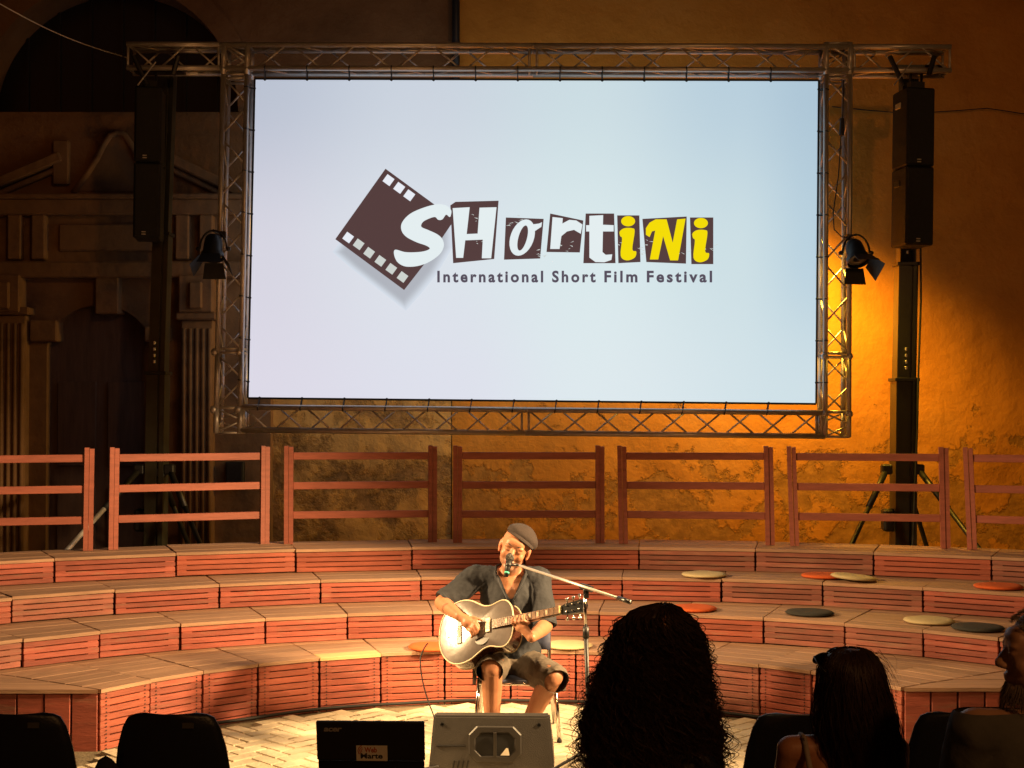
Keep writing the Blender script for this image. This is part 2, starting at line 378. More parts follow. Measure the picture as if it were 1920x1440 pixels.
# ================================================================== amphitheatre: every seat box a thing of its own
TIER = [dict(c=C1, r=R1, h=0.365, zb=0.0, n=8, a=[-58.4, -50.7, -42.9, -34.9, -26.2, -17.6, -8.6, .6, 9.7, 18.3, 27, 35.7, 43.2, 50.3, 57]),
        dict(c=Vector((0.016, 5.378)), r=4.583, h=0.55, zb=0.365, n=4, a=[-49.5, -42.5, -36.2, -29.4, -22.1, -14.9, -7.3, .2, 7.6, 14.9, 22.1, 29.1, 35.7, 41.9, 48.5]),
        dict(c=Vector((0.177, 4.461)), r=6.047, h=0.73, zb=0.55, n=4, a=[-42.5, -35.9, -29.3, -22.3, -15.3, -8.2, -1, 6.2, 13.2, 20.2, 26.9, 33.5, 40]),
        dict(c=Vector((0.206, 3.25)), r=7.694, h=0.912, zb=0.73, n=4, a=[-33.6, -27.3, -20.8, -14.1, -7.4, -.8, 5.9, 12.6, 19.2, 25.5, 32])]
TNAME = ['tall front tier', 'second tier', 'third tier', 'topmost tier']
def ray_circle(p, d, c, r):
    q = p - c; b = q.dot(d); cc = q.dot(q) - r * r; disc = b * b - cc
    return -b + math.sqrt(disc) if disc > 0 else None
for ti, T in enumerate(TIER):
    nxt = TIER[ti + 1] if ti < 3 else None
    for k in range(len(T['a']) - 1):
        pts = []
        for a in (T['a'][k], T['a'][k + 1]):
            d = Vector((math.sin(D2R(a)), math.cos(D2R(a)))); Fp = T['c'] + d * T['r']
            if nxt:
                t = ray_circle(Fp, d, nxt['c'], nxt['r']) or 1.0
                Bp = Fp + d * (t + 0.06)
            else: Bp = Fp + d * 0.62
            pts.append((Fp, Bp))
        (F0, B0), (F1, B1) = pts
        dirx = (F1 - F0).normalized(); wdt = (F1 - F0).length; mid = (F0 + F1) / 2
        rz = math.atan2(dirx.y, dirx.x); diry = Vector((-dirx.y, dirx.x))
        push = RND.uniform(-0.008, 0.008); lift = RND.uniform(-0.003, 0.003)
        base = mid + diry * push
        nm = ORD[k]
        lab = f"red slatted seat box of the {TNAME[ti]}, {nm} from the left" + (' end' if ti == 0 else ' edge')
        root = empty('seat_box', (base.x, base.y, T['zb'] + lift), (0, 0, rz + RND.uniform(-.004, .004)), label=lab, cat='seat box', group=f"seat boxes of the {TNAME[ti]}")
        H = T['h'] - T['zb']; th = 0.022; RM_ = RND.choice(('red', 'red', 'red_b', 'red_c'))
        # front slats
        z0, z1 = 0.006, H - th - 0.004; n = T['n']; gap = 0.0062; sh = (z1 - z0 - gap * (n - 1)) / n; ln = wdt - 0.012
        for s in range(n):
            ob('slat', cbox(ln, 0.02, sh, RM_), root, (RND.uniform(-.002, .002), 0.010 + RND.uniform(-.0025, .0025), z0 + sh / 2 + s * (sh + gap)), (0, RND.uniform(-.002, .002), 0))
        for sx in (-1, 1):
            ob('batten', cbox(0.07, 0.036, H - th - 0.012, RM_), root, (sx * (wdt / 2 - 0.045), 0.0245, (H - th) / 2))
        if ti == 0:
            scr = MB()
            for sx in (-1, 1):
                for s in range(n):
                    for dz in (-0.28, 0.28):
                        scr.lathe([(0.0045, 0), (0.0045, 0.0015)], 6, Matrix.Translation((sx * (wdt / 2 - 0.045), -0.0005 - 0.0030, z0 + sh / 2 + s * (sh + gap) + dz * sh)) @ Matrix.Rotation(math.pi / 2, 4, 'X'))
            ob('screw_row', scr.mesh('screw_row', 'rubber'), root, kind='stuff')
        if ti == 3:
            bw_ = (B1 - B0).length
            ob('light_stop_board', cbox(bw_ + .004, 0.02, T['h'] - .03, 'red'), root, (0, 0.585, H - .03 - (T['h'] - .03) / 2))  # unseen board added to keep floodlight from leaking through the joints
        # tread planks, running along the front edge
        def loc(p): q = p - mid; return Vector((q.dot(dirx), q.dot(diry)))
        f0, f1, b0, b1 = loc(F0), loc(F1), loc(B0), loc(B1)
        depth = ((b0.y + b1.y) / 2); npk = max(3, round(depth / 0.145))
        for j in range(npk):
            t0, t1 = j / npk, (j + 1) / npk
            over = Vector((0, -0.010)) if j == 0 else Vector((0, 0.0025))
            q = [f0.lerp(b0, t0) + over, f1.lerp(b1, t0) + over, f1.lerp(b1, t1) - Vector((0, 0.0025)), f0.lerp(b0, t1) - Vector((0, 0.0025))]
            e = 0.003
            q = [q[0] + Vector((e, 0)), q[1] - Vector((e, 0)), q[2] - Vector((e, 0)), q[3] + Vector((e, 0))]
            dz = RND.uniform(-0.0015, 0.0015); zt = H + dz; c = 0.003
            mb = MB(); cx = sum((p.x for p in q)) / 4; cy = sum((p.y for p in q)) / 4
            low = [(p.x, p.y, zt - th) for p in q]; up = [(p.x, p.y, zt - c) for p in q]
            top = [(p.x + (c if p.x < cx else -c), p.y + (c if p.y < cy else -c), zt) for p in q]
            fs = [(3, 2, 1, 0)]
            for a_, b_ in ((0, 4), (4, 8)):
                fs += [(a_ + i, a_ + (i + 1) % 4, b_ + (i + 1) % 4, b_ + i) for i in range(4)]
            fs.append((8, 9, 10, 11)); mb.add(low + up + top, fs)
            mat = 'bare' if (ti == 0 and k == 4 and j == 0) else 'tread'
            ob('tread_plank', mb.mesh('tread_plank', mat), root)
# straight-faced end boxes that close the front tier on both sides
for side in (-1, 1):
    a = TIER[0]['a'][0 if side < 0 else -1]; d = Vector((math.sin(D2R(a)), math.cos(D2R(a)))); Fp = C1 + d * R1
    t = ray_circle(Fp, d, TIER[1]['c'], TIER[1]['r']); Bp = Fp + d * (t + 0.06)
    y0 = Fp.y - 0.004; xo = Fp.x + side * 1.55
    root = empty('end_box', (Fp.x, y0, 0), label=f"end box of vertical red boards closing the front tier at {'left' if side < 0 else 'right'}", cat='seat box', group='end boxes of the front tier')
    bw = 0.158
    for j in range(9):
        hh = 0.365 - 0.026 - RND.uniform(0, 0.004)
        ob('upright_board', cbox(bw - 0.011, 0.02, hh, 'red'), root, (side * (bw / 2 + 0.006 + j * bw), 0.012 + RND.uniform(-.003, .003), hh / 2), (0, RND.uniform(-.006, .006), 0))
    ob('inner_rail', cbox(1.5, 0.03, 0.06, 'red'), root, (side * 0.78, 0.04, 0.29))
    npk = 5
    for j in range(npk):
        ya, yb = y0 + (Bp.y - y0) * j / npk, y0 + (Bp.y - y0) * (j + 1) / npk
        fx = lambda yy: Fp.x + (Bp.x - Fp.x) * min(1, max(0, (yy - y0) / (Bp.y - y0)))
        q = [Vector((fx(ya) + side * 0.004, ya + (0.003 if j else -0.012))), Vector((xo, ya + (0.003 if j else -0.012))), Vector((xo, yb - 0.003)), Vector((fx(yb) + side * 0.004, yb - 0.003))]
        mb = MB().prism([Vector((p.x - Fp.x, p.y - y0, 0.343)) for p in q], (0, 0, 0.022 + RND.uniform(-.0015, .0015)))
        ob('tread_plank', mb.mesh('tread_plank', 'tread'), root)

# ================================================================== railings on the top tier
PANELS = [((-140, 1040), (165, 1032), 'leftmost railing panel, cut by the picture edge'), ((212, 1030), (496, 1020), 'brightly lit railing panel in front of the left mast'),
          ((541, 1020), (811, 1017), 'dim railing panel under the lower left part of the screen'), ((858, 1018), (1125, 1018), 'dark railing panel right behind the singer'),
          ((1169, 1019), (1444, 1022), 'dark railing panel between the singer and the right mast'), ((1490, 1023), (1773, 1028), 'leaning railing panel in front of the right mast'),
          ((1823, 1030), (2120, 1040), 'rightmost railing panel, cut by the picture edge')]
TOPS = [(0, 2), (2, 1), (0, 0), (0, 0), (-3, -3), (-6, -3), (-7, -7)]
for pi, (l, r, lab) in enumerate(PANELS):
    A = on_z(l[0], l[1], 0.912); B = on_z(r[0], r[1], 0.912)
    if A.y > 11.3: A.y = 11.3
    d = (B - A); L = d.length; rz = math.atan2(d.y, d.x)
    root = empty('railing', A, (0, 0, rz), label='red three-rail ' + lab, cat='railing', group='railing panels along the top tier')
    PH = 0.785
    for pn, (x, lean) in enumerate(((0, TOPS[pi][0]), (L, TOPS[pi][1]))):
        la = lean / 190.0
        mb = MB()
        mb.box((-0.0185, 0, PH / 2), (0.034, 0.05, PH)); mb.box((0.0185, 0.006, PH / 2 - 0.004), (0.034, 0.05, PH - 0.008))
        me = mb.mesh('post', 'fence'); ob('post', me, root, (x, 0, 0), (0, la, 0))
    for fz in (0.105, 0.405, 0.705):
        z = PH * (1 - fz)
        xa = 0.036 + TOPS[pi][0] / 190 * z; xb = L - 0.036 + TOPS[pi][1] / 190 * z
        ob('rail', cbox(xb - xa, 0.028, 0.058, 'fence'), root, ((xa + xb) / 2, 0.004, z), (0, RND.uniform(-.004, .004), 0))

# ================================================================== buildings behind
WY = 13.4
XJ = at(848, 900, WY).x
# ochre house wall on the right
root = empty('ochre_building', (0, 0, 0), label='ochre plastered building wall with crumbling patches behind the screen', cat='building')
mb = MB(); x1 = 12.0; nx, nz = 150, 100; vs = []; fs = []
for j in range(nz + 1):
    for i in range(nx + 1):
        X = XJ + (x1 - XJ) * i / nx; Z = 9.5 * j / nz
        q = Vector((X * 0.9, Z * 0.9, 1.7)); amp = 0.014 if Z > 2.4 else 0.026
        vs.append((X, WY - 0.05 + amp * noise.noise(q) + 0.5 * amp * noise.noise(q * 3.1), Z))
for j in range(nz):
    for i in range(nx):
        a = j * (nx + 1) + i; fs.append((a, a + 1, a + nx + 2, a + nx + 1))
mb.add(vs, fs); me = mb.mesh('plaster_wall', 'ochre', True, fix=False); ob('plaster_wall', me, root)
mb = MB().box(((XJ + x1) / 2 + 0.002, WY + 0.3, 4.75), (x1 - XJ - 0.01, 0.55, 9.5)); ob('wall_core', mb.mesh('wall_core', 'ochre'), root)
# down pipe at the joint of the two buildings
p0, p1 = at(854, 1025, WY - 0.12), at(854, -40, WY - 0.12)
dp = empty('down_pipe', (p0.x, p0.y, 0), label='dark vertical down pipe on the wall joint above the screen', cat='pipe')
zt = at(854, -200, WY).z
ob('pipe_run', MB().tube([(0, 0, at(854, 300, WY).z), (0, 0, zt)], 0.038, 12).mesh('pipe_run', 'black', True), dp)
for z in (4.2, 5.5): ob('pipe_clip', MB().lathe([(0.044, z - .02), (0.044, z + .02)], 12).mesh('pipe_clip', 'black'), dp)
# church facade on the left
ch = empty('church_facade', (0, 0, 0), label='dark church facade with stone portal and arched window recess', cat='building')
cx, cz = at(205, 210, WY).x, at(205, 210, WY).z; ra = 244 * WY / F_PX
outer = [(-13, -0.0), (XJ, 0.0), (XJ, 9.5), (-13, 9.5)]
arch = [(cx + ra, cz)] + [(cx + ra * math.cos(t * math.pi / 40), cz + ra * math.sin(t * math.pi / 40)) for t in range(1, 40)] + [(cx - ra, cz)]
bm = bmesh.new()
def loop(pts):
    vs = [bm.verts.new((x, WY, z)) for x, z in pts]; return [bm.edges.new((vs[i], vs[(i + 1) % len(vs)])) for i in range(len(vs))]
ed = loop(outer) + loop(arch)
bmesh.ops.triangle_fill(bm, use_beauty=True, edges=ed)
for f in list(bm.faces):
    c = f.calc_center_median()
    if (c.x - cx) ** 2 + (c.z - cz) ** 2 < (ra * 0.98) ** 2 and c.z > cz:
        if all(abs(((v.co.x - cx) ** 2 + (v.co.z - cz) ** 2) ** .5 - ra) < 1e-3 for v in f.verts): bm.faces.remove(f)
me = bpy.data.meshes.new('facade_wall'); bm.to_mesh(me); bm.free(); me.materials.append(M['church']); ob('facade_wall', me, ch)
mb = MB(); nA = len(arch)
mb.add([(x, WY, z) for x, z in arch] + [(x, WY + 0.45, z) for x, z in arch], [(i, (i + 1) % nA, nA + (i + 1) % nA, nA + i) for i in range(nA)])
ob('window_reveal', mb.mesh('window_reveal', 'church'), ch)
mb = MB().add([(x, WY + 0.44, z) for x, z in arch], [tuple(range(nA))]); wp = ob('arched_window', mb.mesh('arched_window', 'void'), ch)
mb = MB()
for k in range(1, 8): X = cx - ra + 2 * ra * k / 8; mb.box((X, WY + 0.42, cz + math.sqrt(ra * ra - (X - cx) ** 2) / 2), (0.03, 0.02, math.sqrt(ra * ra - (X - cx) ** 2)))
ob('window_bars', mb.mesh('window_bars', 'void'), wp)
# archivolt band round the recess
mb = MB(); prof = [(1.0, 0.0), (1.0, -0.05), (1.16, -0.05), (1.16, 0.0)]; rows = []
for t in range(41):
    a = t * math.pi / 40
    rows.append([(cx + ra * k * math.cos(a), WY - 0.001 + y, cz + ra * k * math.sin(a)) for k, y in prof])
vs = [p for r_ in rows for p in r_]
mb.add(vs, [(i * 4 + j, i * 4 + j + 1, (i + 1) * 4 + j + 1, (i + 1) * 4 + j) for i in range(40) for j in range(3)]); ob('archivolt', mb.mesh('archivolt', 'church'), ch)
# bare masonry field between portal and joint
pA, pB = at(510, 815, WY - .03), at(846, 815, WY - .03)
mb = MB(); nx, nz = 60, 50; vs = []; fs = []
for j in range(nz + 1):
    for i in range(nx + 1):
        X = pA.x + (pB.x - pA.x) * i / nx + (0.025 * noise.noise((j * .4, 3.3, i * .0)) if i in (0,) else 0); Z = 3.2 * j / nz
        q = Vector((X * 2.2, Z * 2.2, 4.1)); vs.append((X, WY - 0.045 + 0.03 * noise.noise(q) + 0.016 * noise.noise(q * 2.7), Z))
for j in range(nz):
    for i in range(nx): a = j * (nx + 1) + i; fs.append((a, a + 1, a + nx + 2, a + nx + 1))
mb.add(vs, fs); ob('bare_masonry', mb.mesh('bare_masonry', 'rubble', True, fix=False), ch)
# portal ------------------------------------------------------
def slab(name, px0, py0, px1, py1, yf, yb=WY - 0.002, mat='stone', parent=ch):
    a, b = at(px0, py1, yf), at(px1, py0, yf)
    return ob(name, cbox(abs(b.x - a.x), yb - yf, abs(b.z - a.z), mat, 0.012), parent, ((a.x + b.x) / 2, (yf + yb) / 2, (a.z + b.z) / 2))
portal_y = 13.22
a0, a1 = at(85, 1080, portal_y).x, at(283, 1080, portal_y).x; zc = at(0, 660, portal_y).z; acx = (a0 + a1) / 2; arx = (a1 - a0) / 2
ztop = at(0, 572, portal_y).z
xo0, xo1 = at(-160, 600, portal_y).x, at(508, 600, portal_y).x; ztop2 = at(0, 400, portal_y).z
pm = MB(); yb_ = WY - 0.003
def pbox(xa, xb, za, zb): pm.box(((xa + xb) / 2, (portal_y + yb_) / 2, (za + zb) / 2), (xb - xa, yb_ - portal_y, zb - za))
pbox(xo0, a0, 0.02, ztop2); pbox(a1, xo1, 0.02, ztop2)
ap = [(acx - arx * math.cos(t * math.pi / 24), zc + (ztop - zc) * math.sin(t * math.pi / 24)) for t in range(25)]
for (xa, za), (xb, zb) in zip(ap, ap[1:]):
    pm.add([(xa, portal_y, za), (xb, portal_y, zb), (xb, portal_y, ztop2), (xa, portal_y, ztop2)], [(0, 1, 2, 3)])
    pm.add([(xa, portal_y, za), (xb, portal_y, zb), (xb, yb_, zb), (xa, yb_, za)], [(3, 2, 1, 0)])
ob('portal_block', pm.mesh('portal_block', 'stone', fix=False), ch)
dr = ob('church_door', cbox(a1 - a0 + .1, 0.05, ztop + .05, 'door'), ch, (acx, WY - 0.04, ztop / 2))
for sx in (-1, 1):
    for zz in (0.28, 0.62): ob('door_panel', cbox(arx * 0.72, 0.03, ztop * 0.27, 'door'), dr, (sx * arx * 0.48, -0.04, (zz - 0.5) * ztop))
def pilaster(px0, px1, ptop, pbot, nfl):
    yf = 13.08; A, B = at(px0, ptop, yf), at(px1, ptop, yf); zb = 0.0; wd = B.x - A.x
    root = ob('pilaster', cbox(wd, 0.15, A.z - zb, 'stone', 0.01), ch, ((A.x + B.x) / 2, yf + 0.075 + 0.03, (A.z + zb) / 2))
    for k in range(nfl):
        x = -wd / 2 + wd * (k + .5) / nfl
        mb = MB().tube([(x, -0.078, -(A.z) / 2 + 0.5), (x, -0.078, A.z / 2 - 0.08)], wd / nfl * 0.36, 8); ob('flute_rib', mb.mesh('flute_rib', 'stone', True), root)
    ob('capital', cbox(wd * 1.25, 0.22, 0.07, 'stone', 0.012), root, (0, -0.03, A.z / 2 + 0.036))
    ob('plinth', cbox(wd * 1.3, 0.22, 0.45, 'stone', 0.012), root, (0, -0.03, -A.z / 2 + 0.225))
pilaster(-30, 46, 590, 1010, 6); pilaster(338, 398, 600, 1010, 5)
for px in (6, 368):
    slab('console', px - 34, 515, px + 30, 585, 13.02)
    slab('console_leaf', px - 14, 528, px + 10, 578, 12.97, 13.02)
slab('impost', 55, 600, 106, 640, 13.14); slab('impost', 270, 612, 318, 640, 13.14)
slab('keystone', 178, 505, 222, 588, 13.1)
slab('architrave', -160, 490, 470, 520, 13.06); slab('frieze_panel', 110, 420, 300, 470, 13.17, 13.215); slab('cornice', -160, 372, 508, 402, 13.1)
slab('cornice_lip', -160, 362, 510, 372, 13.05)
for px in (25, 70, 340, 385): slab('dentil_block', px - 12, 402, px + 14, 486, 13.12)
def raking(p, q, name='raking_cornice'):
    A, B = at(p[0], p[1], 13.1), at(q[0], q[1], 13.1); d = B - A; L = d.length; ang = math.atan2(d.z, d.x)
    ob(name, cbox(L, 0.12, 0.10, 'stone', 0.015), ch, ((A.x + B.x) / 2, 13.34, (A.z + B.z) / 2), (0, -ang, 0))
    ob(name, cbox(L, 0.07, 0.05, 'stone', 0.012), ch, ((A.x + B.x) / 2, 13.365, (A.z + B.z) / 2 - 0.10), (0, -ang, 0))
raking((-150, 390), (100, 285)); raking((300, 285), (500, 382))
mb = MB(); A = at(205, 300, 13.1)
prof = [(-.42, -.26), (-.3, -.1), (-.2, .06), (-.13, .2), (-.07, .29), (0, .315), (.07, .29), (.13, .2), (.2, .06), (.3, -.1), (.42, -.26)]
mb.tube([(A.x + x, 13.37, A.z + z) for x, z in prof], 0.03, 8); ob('ornament_gable', mb.mesh('ornament_gable', 'stone', True), ch)
mb = MB().prism([Vector((A.x + x * .9, 13.385, A.z + z * .95)) for x, z in prof], (0, 0.012, 0)); ob('ornament_panel', mb.mesh('ornament_panel', 'stone'), ch)
slab('urn_pedestal', 98, 262, 128, 345, 13.32)
# dark meter cupboard on the lower wall, with a stone ledge below
a, b = at(424, 908, 13.17), at(458, 866, 13.17)
mc = empty('meter_cupboard', ((a.x + b.x) / 2, 13.18, a.z), label='small dark metal cupboard on the wall beside the lit railing panel', cat='cupboard')
ob('cupboard_body', cbox(b.x - a.x, 0.08, b.z - a.z, 'black', 0.004), mc, (0, 0, (b.z - a.z) / 2))
ob('cupboard_door', cbox(b.x - a.x - .02, 0.012, b.z - a.z - .02, 'black', 0.003), mc, (0, -0.047, (b.z - a.z) / 2))
# overhead wires
A, B = at(-20, -4, 11.0), at(238, 108, 12.0)
pts = [A.lerp(B, t / 12) + Vector((0, 0, -0.05 * math.sin(math.pi * t / 12))) for t in range(13)]
ob('overhead_wire', MB().tube(pts, 0.005, 6).mesh('overhead_wire', 'alu'), label='thin pale wire slanting down to the left truss end', cat='wire')
pts = [at(x, y, WY - 0.085) for x, y in ((1560, 200), (1620, 206), (1680, 211), (1740, 211), (1800, 207), (1850, 203), (1885, 208), (1960, 220))]
ob('wall_cable', MB().tube(pts, 0.005, 6).mesh('wall_cable', 'rubber'), label='dark cable sagging across the ochre wall behind the right speaker', cat='cable')

# ================================================================== truss frame
TY = 11.8; TD = 0.2
tr = empty('truss_frame', (at(405, 810, TY).x, TY, at(405, 810, TY).z), label='square aluminium truss frame holding the projection screen', cat='truss')
def rel(p): return Vector(p) - tr.location
def brace_beam(name, A0, B0, A1, B1, phase=0.0, pitch=0.3):
    """four-chord truss: front chords A0-B0 and A1-B1, rear chords TD behind"""
    off = Vector((0, TD, 0)); ch_ = [(A0, B0), (A1, B1), (A0 + off, B0 + off), (A1 + off, B1 + off)]
    for a, b in ch_:
        ob('chord', MB().tube([rel(a), rel(b)], 0.0235, 12).mesh('chord', 'alu', True), tr)
    L = (B0 - A0).length; n = max(2, round(L / pitch)); mb = MB()
    def zig(p0, p1, q0, q1, ph):
        for i in range(n):
            ta, tb = (i + .08) / n, (i + .92) / n
            s, e = (p0.lerp(p1, ta), q0.lerp(q1, tb)) if (i + ph) % 2 == 0 else (q0.lerp(q1, ta), p0.lerp(p1, tb))
            mb.tube([rel(s), rel(e)], 0.009, 6)
    zig(*ch_[0], *ch_[1], 0); zig(*ch_[2], *ch_[3], 1); zig(*ch_[0], *ch_[2], 0); zig(*ch_[1], *ch_[3], 1)
    for t in (0.0, 1.0):
        for (p, q) in ((0, 1), (2, 3), (0, 2), (1, 3)):
            tt = 0.012 if t == 0 else 0.988
            mb.tube([rel(ch_[p][0].lerp(ch_[p][1], tt)), rel(ch_[q][0].lerp(ch_[q][1], tt))], 0.011, 6)
    ob('lattice', mb.mesh(name, 'alu', True), tr, kind='stuff')
P = lambda x, y: at(x, y, TY)
# top beam in three lengths (they are bolted together at the uprights), uprights in two, bottom beam in two
for xa, xb in ((238, 412), (412, 1000), (1000, 1600), (1600, 1783)):
    f = lambda x, yl, yr: yl + (yr - yl) * (x - 238) / 1545
    brace_beam('top_lattice', P(xa, f(xa, 83, 88)), P(xb, f(xb, 83, 88)), P(xa, f(xa, 127, 132)), P(xb, f(xb, 127, 132)))
def lerpx(y, xt, xb_, yt=84, yb=810): return xt + (xb_ - xt) * (y - yt) / (yb - yt)
for xs in (((420, 405), (464, 450)), ((1549, 1547), (1594, 1591))):
    for ya, yb in ((80, 140), (140, 660), (660, 765), (765, 812)):
        c0, c1 = xs
        dy = (8 if c0[0] > 1000 else 0) if yb > 600 else 0
        ya2 = ya + ((8 if c0[0] > 1000 else 0) if ya > 600 else 0)
        brace_beam('upright_lattice', P(lerpx(ya, *c0), ya2), P(lerpx(yb, *c0), yb + dy), P(lerpx(ya, *c1), ya2), P(lerpx(yb, *c1), yb + dy), pitch=0.27)
for xa, xb in ((450, 985), (985, 1547)):
    f = lambda x, yl, yr: yl + (yr - yl) * (x - 450) / 1097
    brace_beam('bottom_lattice', P(xa, f(xa, 763, 774)), P(xb, f(xb, 763, 774)), P(xa, f(xa, 806, 818)), P(xb, f(xb, 806, 818)), pitch=0.27)
for xs in ((412, 458), (1548, 1594)):
    for y in (660, 768):
        for x in xs:
            p = P(lerpx(y, *((x, x - 12) if x < 900 else (x, x - 2))), y + (8 if x > 900 else 0))
            ob('coupler', MB().ball((0, 0, 0), (0.033, 0.033, 0.033)).mesh('coupler', 'alu', True), tr, rel(p))

# ================================================================== projection screen with its picture
SY = 11.87
sTL, sTR, sBR, sBL = at(478, 148, SY), at(1535, 151, SY), at(1530, 757, SY), at(465, 746, SY)
scr = empty('projection_screen', ((sBL.x + sBR.x) / 2, SY, sBL.z), label='large glowing white projection screen laced into the truss', cat='screen')
S = lambda p: Vector(p) - scr.location
mS, nt, b = new_mat('projected_picture'); L = nt.links.new
b.inputs['Base Color'].default_value = (0.05, 0.05, 0.05, 1); b.inputs['Specular IOR Level'].default_value = 0.0; b.inputs['Roughness'].default_value = 0.9
tc = N(nt, 'ShaderNodeTexCoord'); sep = N(nt, 'ShaderNodeSeparateXYZ'); L(tc.outputs['Generated'], sep.inputs[0])
def ramp(vals):
    c = N(nt, 'ShaderNodeValToRGB'); e = c.color_ramp.elements; c.color_ramp.interpolation = 'EASE'
    e[0].position, e[0].color = vals[0][0], vals[0][1]; e[1].position, e[1].color = vals[-1][0], vals[-1][1]
    for p_, c_ in vals[1:-1]: k = e.new(p_); k.color = c_
    return c
low = ramp([(0, lin(220, 217, 231)), (.35, lin(221, 224, 236)), (.6, lin(221, 233, 238)), (1, lin(206, 224, 231))])
mid_ = ramp([(0, lin(214, 213, 226)), (.3, lin(219, 226, 234)), (.6, lin(217, 233, 236)), (.85, lin(204, 223, 229)), (1, lin(184, 209, 223))])
upp = ramp([(0, lin(186, 194, 210)), (.3, lin(202, 211, 223)), (.6, lin(202, 220, 227)), (.85, lin(184, 207, 221)), (1, lin(172, 197, 214))])
for r_ in (low, mid_, upp): L(sep.outputs['X'], r_.inputs['Fac'])
def mr(a, b_):
    m_ = N(nt, 'ShaderNodeMapRange'); m_.interpolation_type = 'SMOOTHSTEP'; m_.inputs['From Min'].default_value = a; m_.inputs['From Max'].default_value = b_; L(sep.outputs['Z'], m_.inputs['Value']); return m_
x1_ = N(nt, 'ShaderNodeMix'); x1_.data_type = 'RGBA'; L(mr(0, .5).outputs[0], x1_.inputs['Factor']); L(low.outputs[0], x1_.inputs[6]); L(mid_.outputs[0], x1_.inputs[7])
x2_ = N(nt, 'ShaderNodeMix'); x2_.data_type = 'RGBA'; L(mr(.45, 1).outputs[0], x2_.inputs['Factor']); L(x1_.outputs[2], x2_.inputs[6]); L(upp.outputs[0], x2_.inputs[7])
L(x2_.outputs[2], b.inputs['Emission Color']); b.inputs['Emission Strength'].default_value = 1.0
mb = MB().prism([S(sBL), S(sBR), S(sTR), S(sTL)], (0, 0.004, 0))
ob('screen_sheet', mb.mesh('screen_sheet', mS), scr)
mb = MB()      # dark hem round the sheet
for a, b2 in ((sTL, sTR), (sTR, sBR), (sBR, sBL), (sBL, sTL)): mb.tube([S(a) + Vector((0, .008, 0)), S(b2) + Vector((0, .008, 0))], 0.012, 6)
ob('hem', mb.mesh('hem', 'rubber'), scr)
# logo: flat print in the picture
E_ = {'film': emat('print_brown', lin(84, 62, 62)), 'white': emat('print_white', lin(228, 238, 240)), 'hole': emat('print_hole', lin(232, 236, 244)),
      'hole2': emat('print_hole_grey', lin(205, 210, 205)), 'yellow': emat('print_yellow', lin(244, 220, 8)), 'text': emat('print_text', lin(86, 78, 92))}
def zp(x, y, lay): p = at(560 + x / 2.2857, 280 + y / 2.2857, SY - 0.002 - 0.0012 * lay); return S(p)
LOGO = empty; logo = ob('logo_print', None, scr)
def poly(name, pts, mat, lay):
    me = bpy.data.meshes.new(name); me.from_pydata([tuple(zp(x, y, lay)) for x, y in pts], [], [tuple(range(len(pts)))])
    me.materials.append(E_[mat]); me.update(); return ob(name, me, logo)
def ell(cx, cy, rx, ry, slant=0, n=28, rev=False):
    p = [(cx + rx * math.cos(2 * math.pi * k / n) - slant * ry * math.sin(2 * math.pi * k / n) * -1 * 0 + slant * -math.sin(2 * math.pi * k / n) * ry, cy + ry * math.sin(2 * math.pi * k / n)) for k in range(n)]
    return p[::-1] if rev else p
def smooth_poly(pts, n=5):
    out = []; m = len(pts)
    for i in range(m):
        p0, p1, p2, p3 = (Vector(pts[(i + j) % m]) for j in (-1, 0, 1, 2))
        for k in range(n):
            t = k / n; out.append(tuple(0.5 * ((2 * p1) + (p2 - p0) * t + (2 * p0 - 5 * p1 + 4 * p2 - p3) * t * t + (3 * p1 - p0 - 3 * p2 + p3) * t ** 3)))
    return out
# soft printed drop shadow of the film strip
sh = [(162, 450), (455, 672), (560, 545), (650, 385), (380, 150)]
ctr = (400, 440)
mshadow, nt2, b2 = new_mat('print_soft_shadow'); b2.inputs['Base Color'].default_value = (0.02, .02, .02, 1); b2.inputs['Specular IOR Level'].default_value = 0
an = N(nt2, 'ShaderNodeAttribute'); an.attribute_name = 'Ink'; nt2.links.new(an.outputs['Color'], b2.inputs['Emission Color']); b2.inputs['Emission Strength'].default_value = 1
rows = []; ks = [0.0, 0.86, 0.91, 0.96, 1.01, 1.05, 1.085]
cols = [(176, 180, 189)] * 2 + [(180, 185, 194), (190, 196, 205), (202, 209, 219), (210, 218, 229), (213, 222, 233)]
shp = [(165, 440), (240, 505), (350, 590), (455, 672), (510, 610), (575, 530), (640, 420), (640, 330), (380, 150), (270, 300)]
vs = []; fs = []
for k_ in ks:
    for x, y in shp: vs.append(tuple(zp(ctr[0] + (x - ctr[0]) * k_, ctr[1] + (y - ctr[1]) * k_, 1)))
n_ = len(shp)
for i in range(len(ks) - 1):
    for j in range(n_): fs.append((i * n_ + j, i * n_ + (j + 1) % n_, (i + 1) * n_ + (j + 1) % n_, (i + 1) * n_ + j))
me = bpy.data.meshes.new('shadow_print'); me.from_pydata(vs, [], fs); me.materials.append(mshadow)
ca = me.color_attributes.new('Ink', 'FLOAT_COLOR', 'POINT')
for i in range(len(vs)): ca.data[i].color = lin(*cols[i // n_])
ob('shadow_print', me, logo)
poly('film_strip', [(372, 83), (157, 385), (452, 603), (540, 490), (655, 320), (655, 290)], 'film', 2)
def sq(c, s, mat):
    a = D2R(36); u = Vector((math.cos(a), math.sin(a))) * s / 2; v = Vector((-math.sin(a), math.cos(a))) * s / 2; c = Vector(c)
    poly('sprocket_hole', [tuple(c + q) for q in (u + v, u - v, -u - v, -u + v)], mat, 3)
for c in ((385, 132), (431, 165), (474, 197)): sq(c, 37, 'hole')
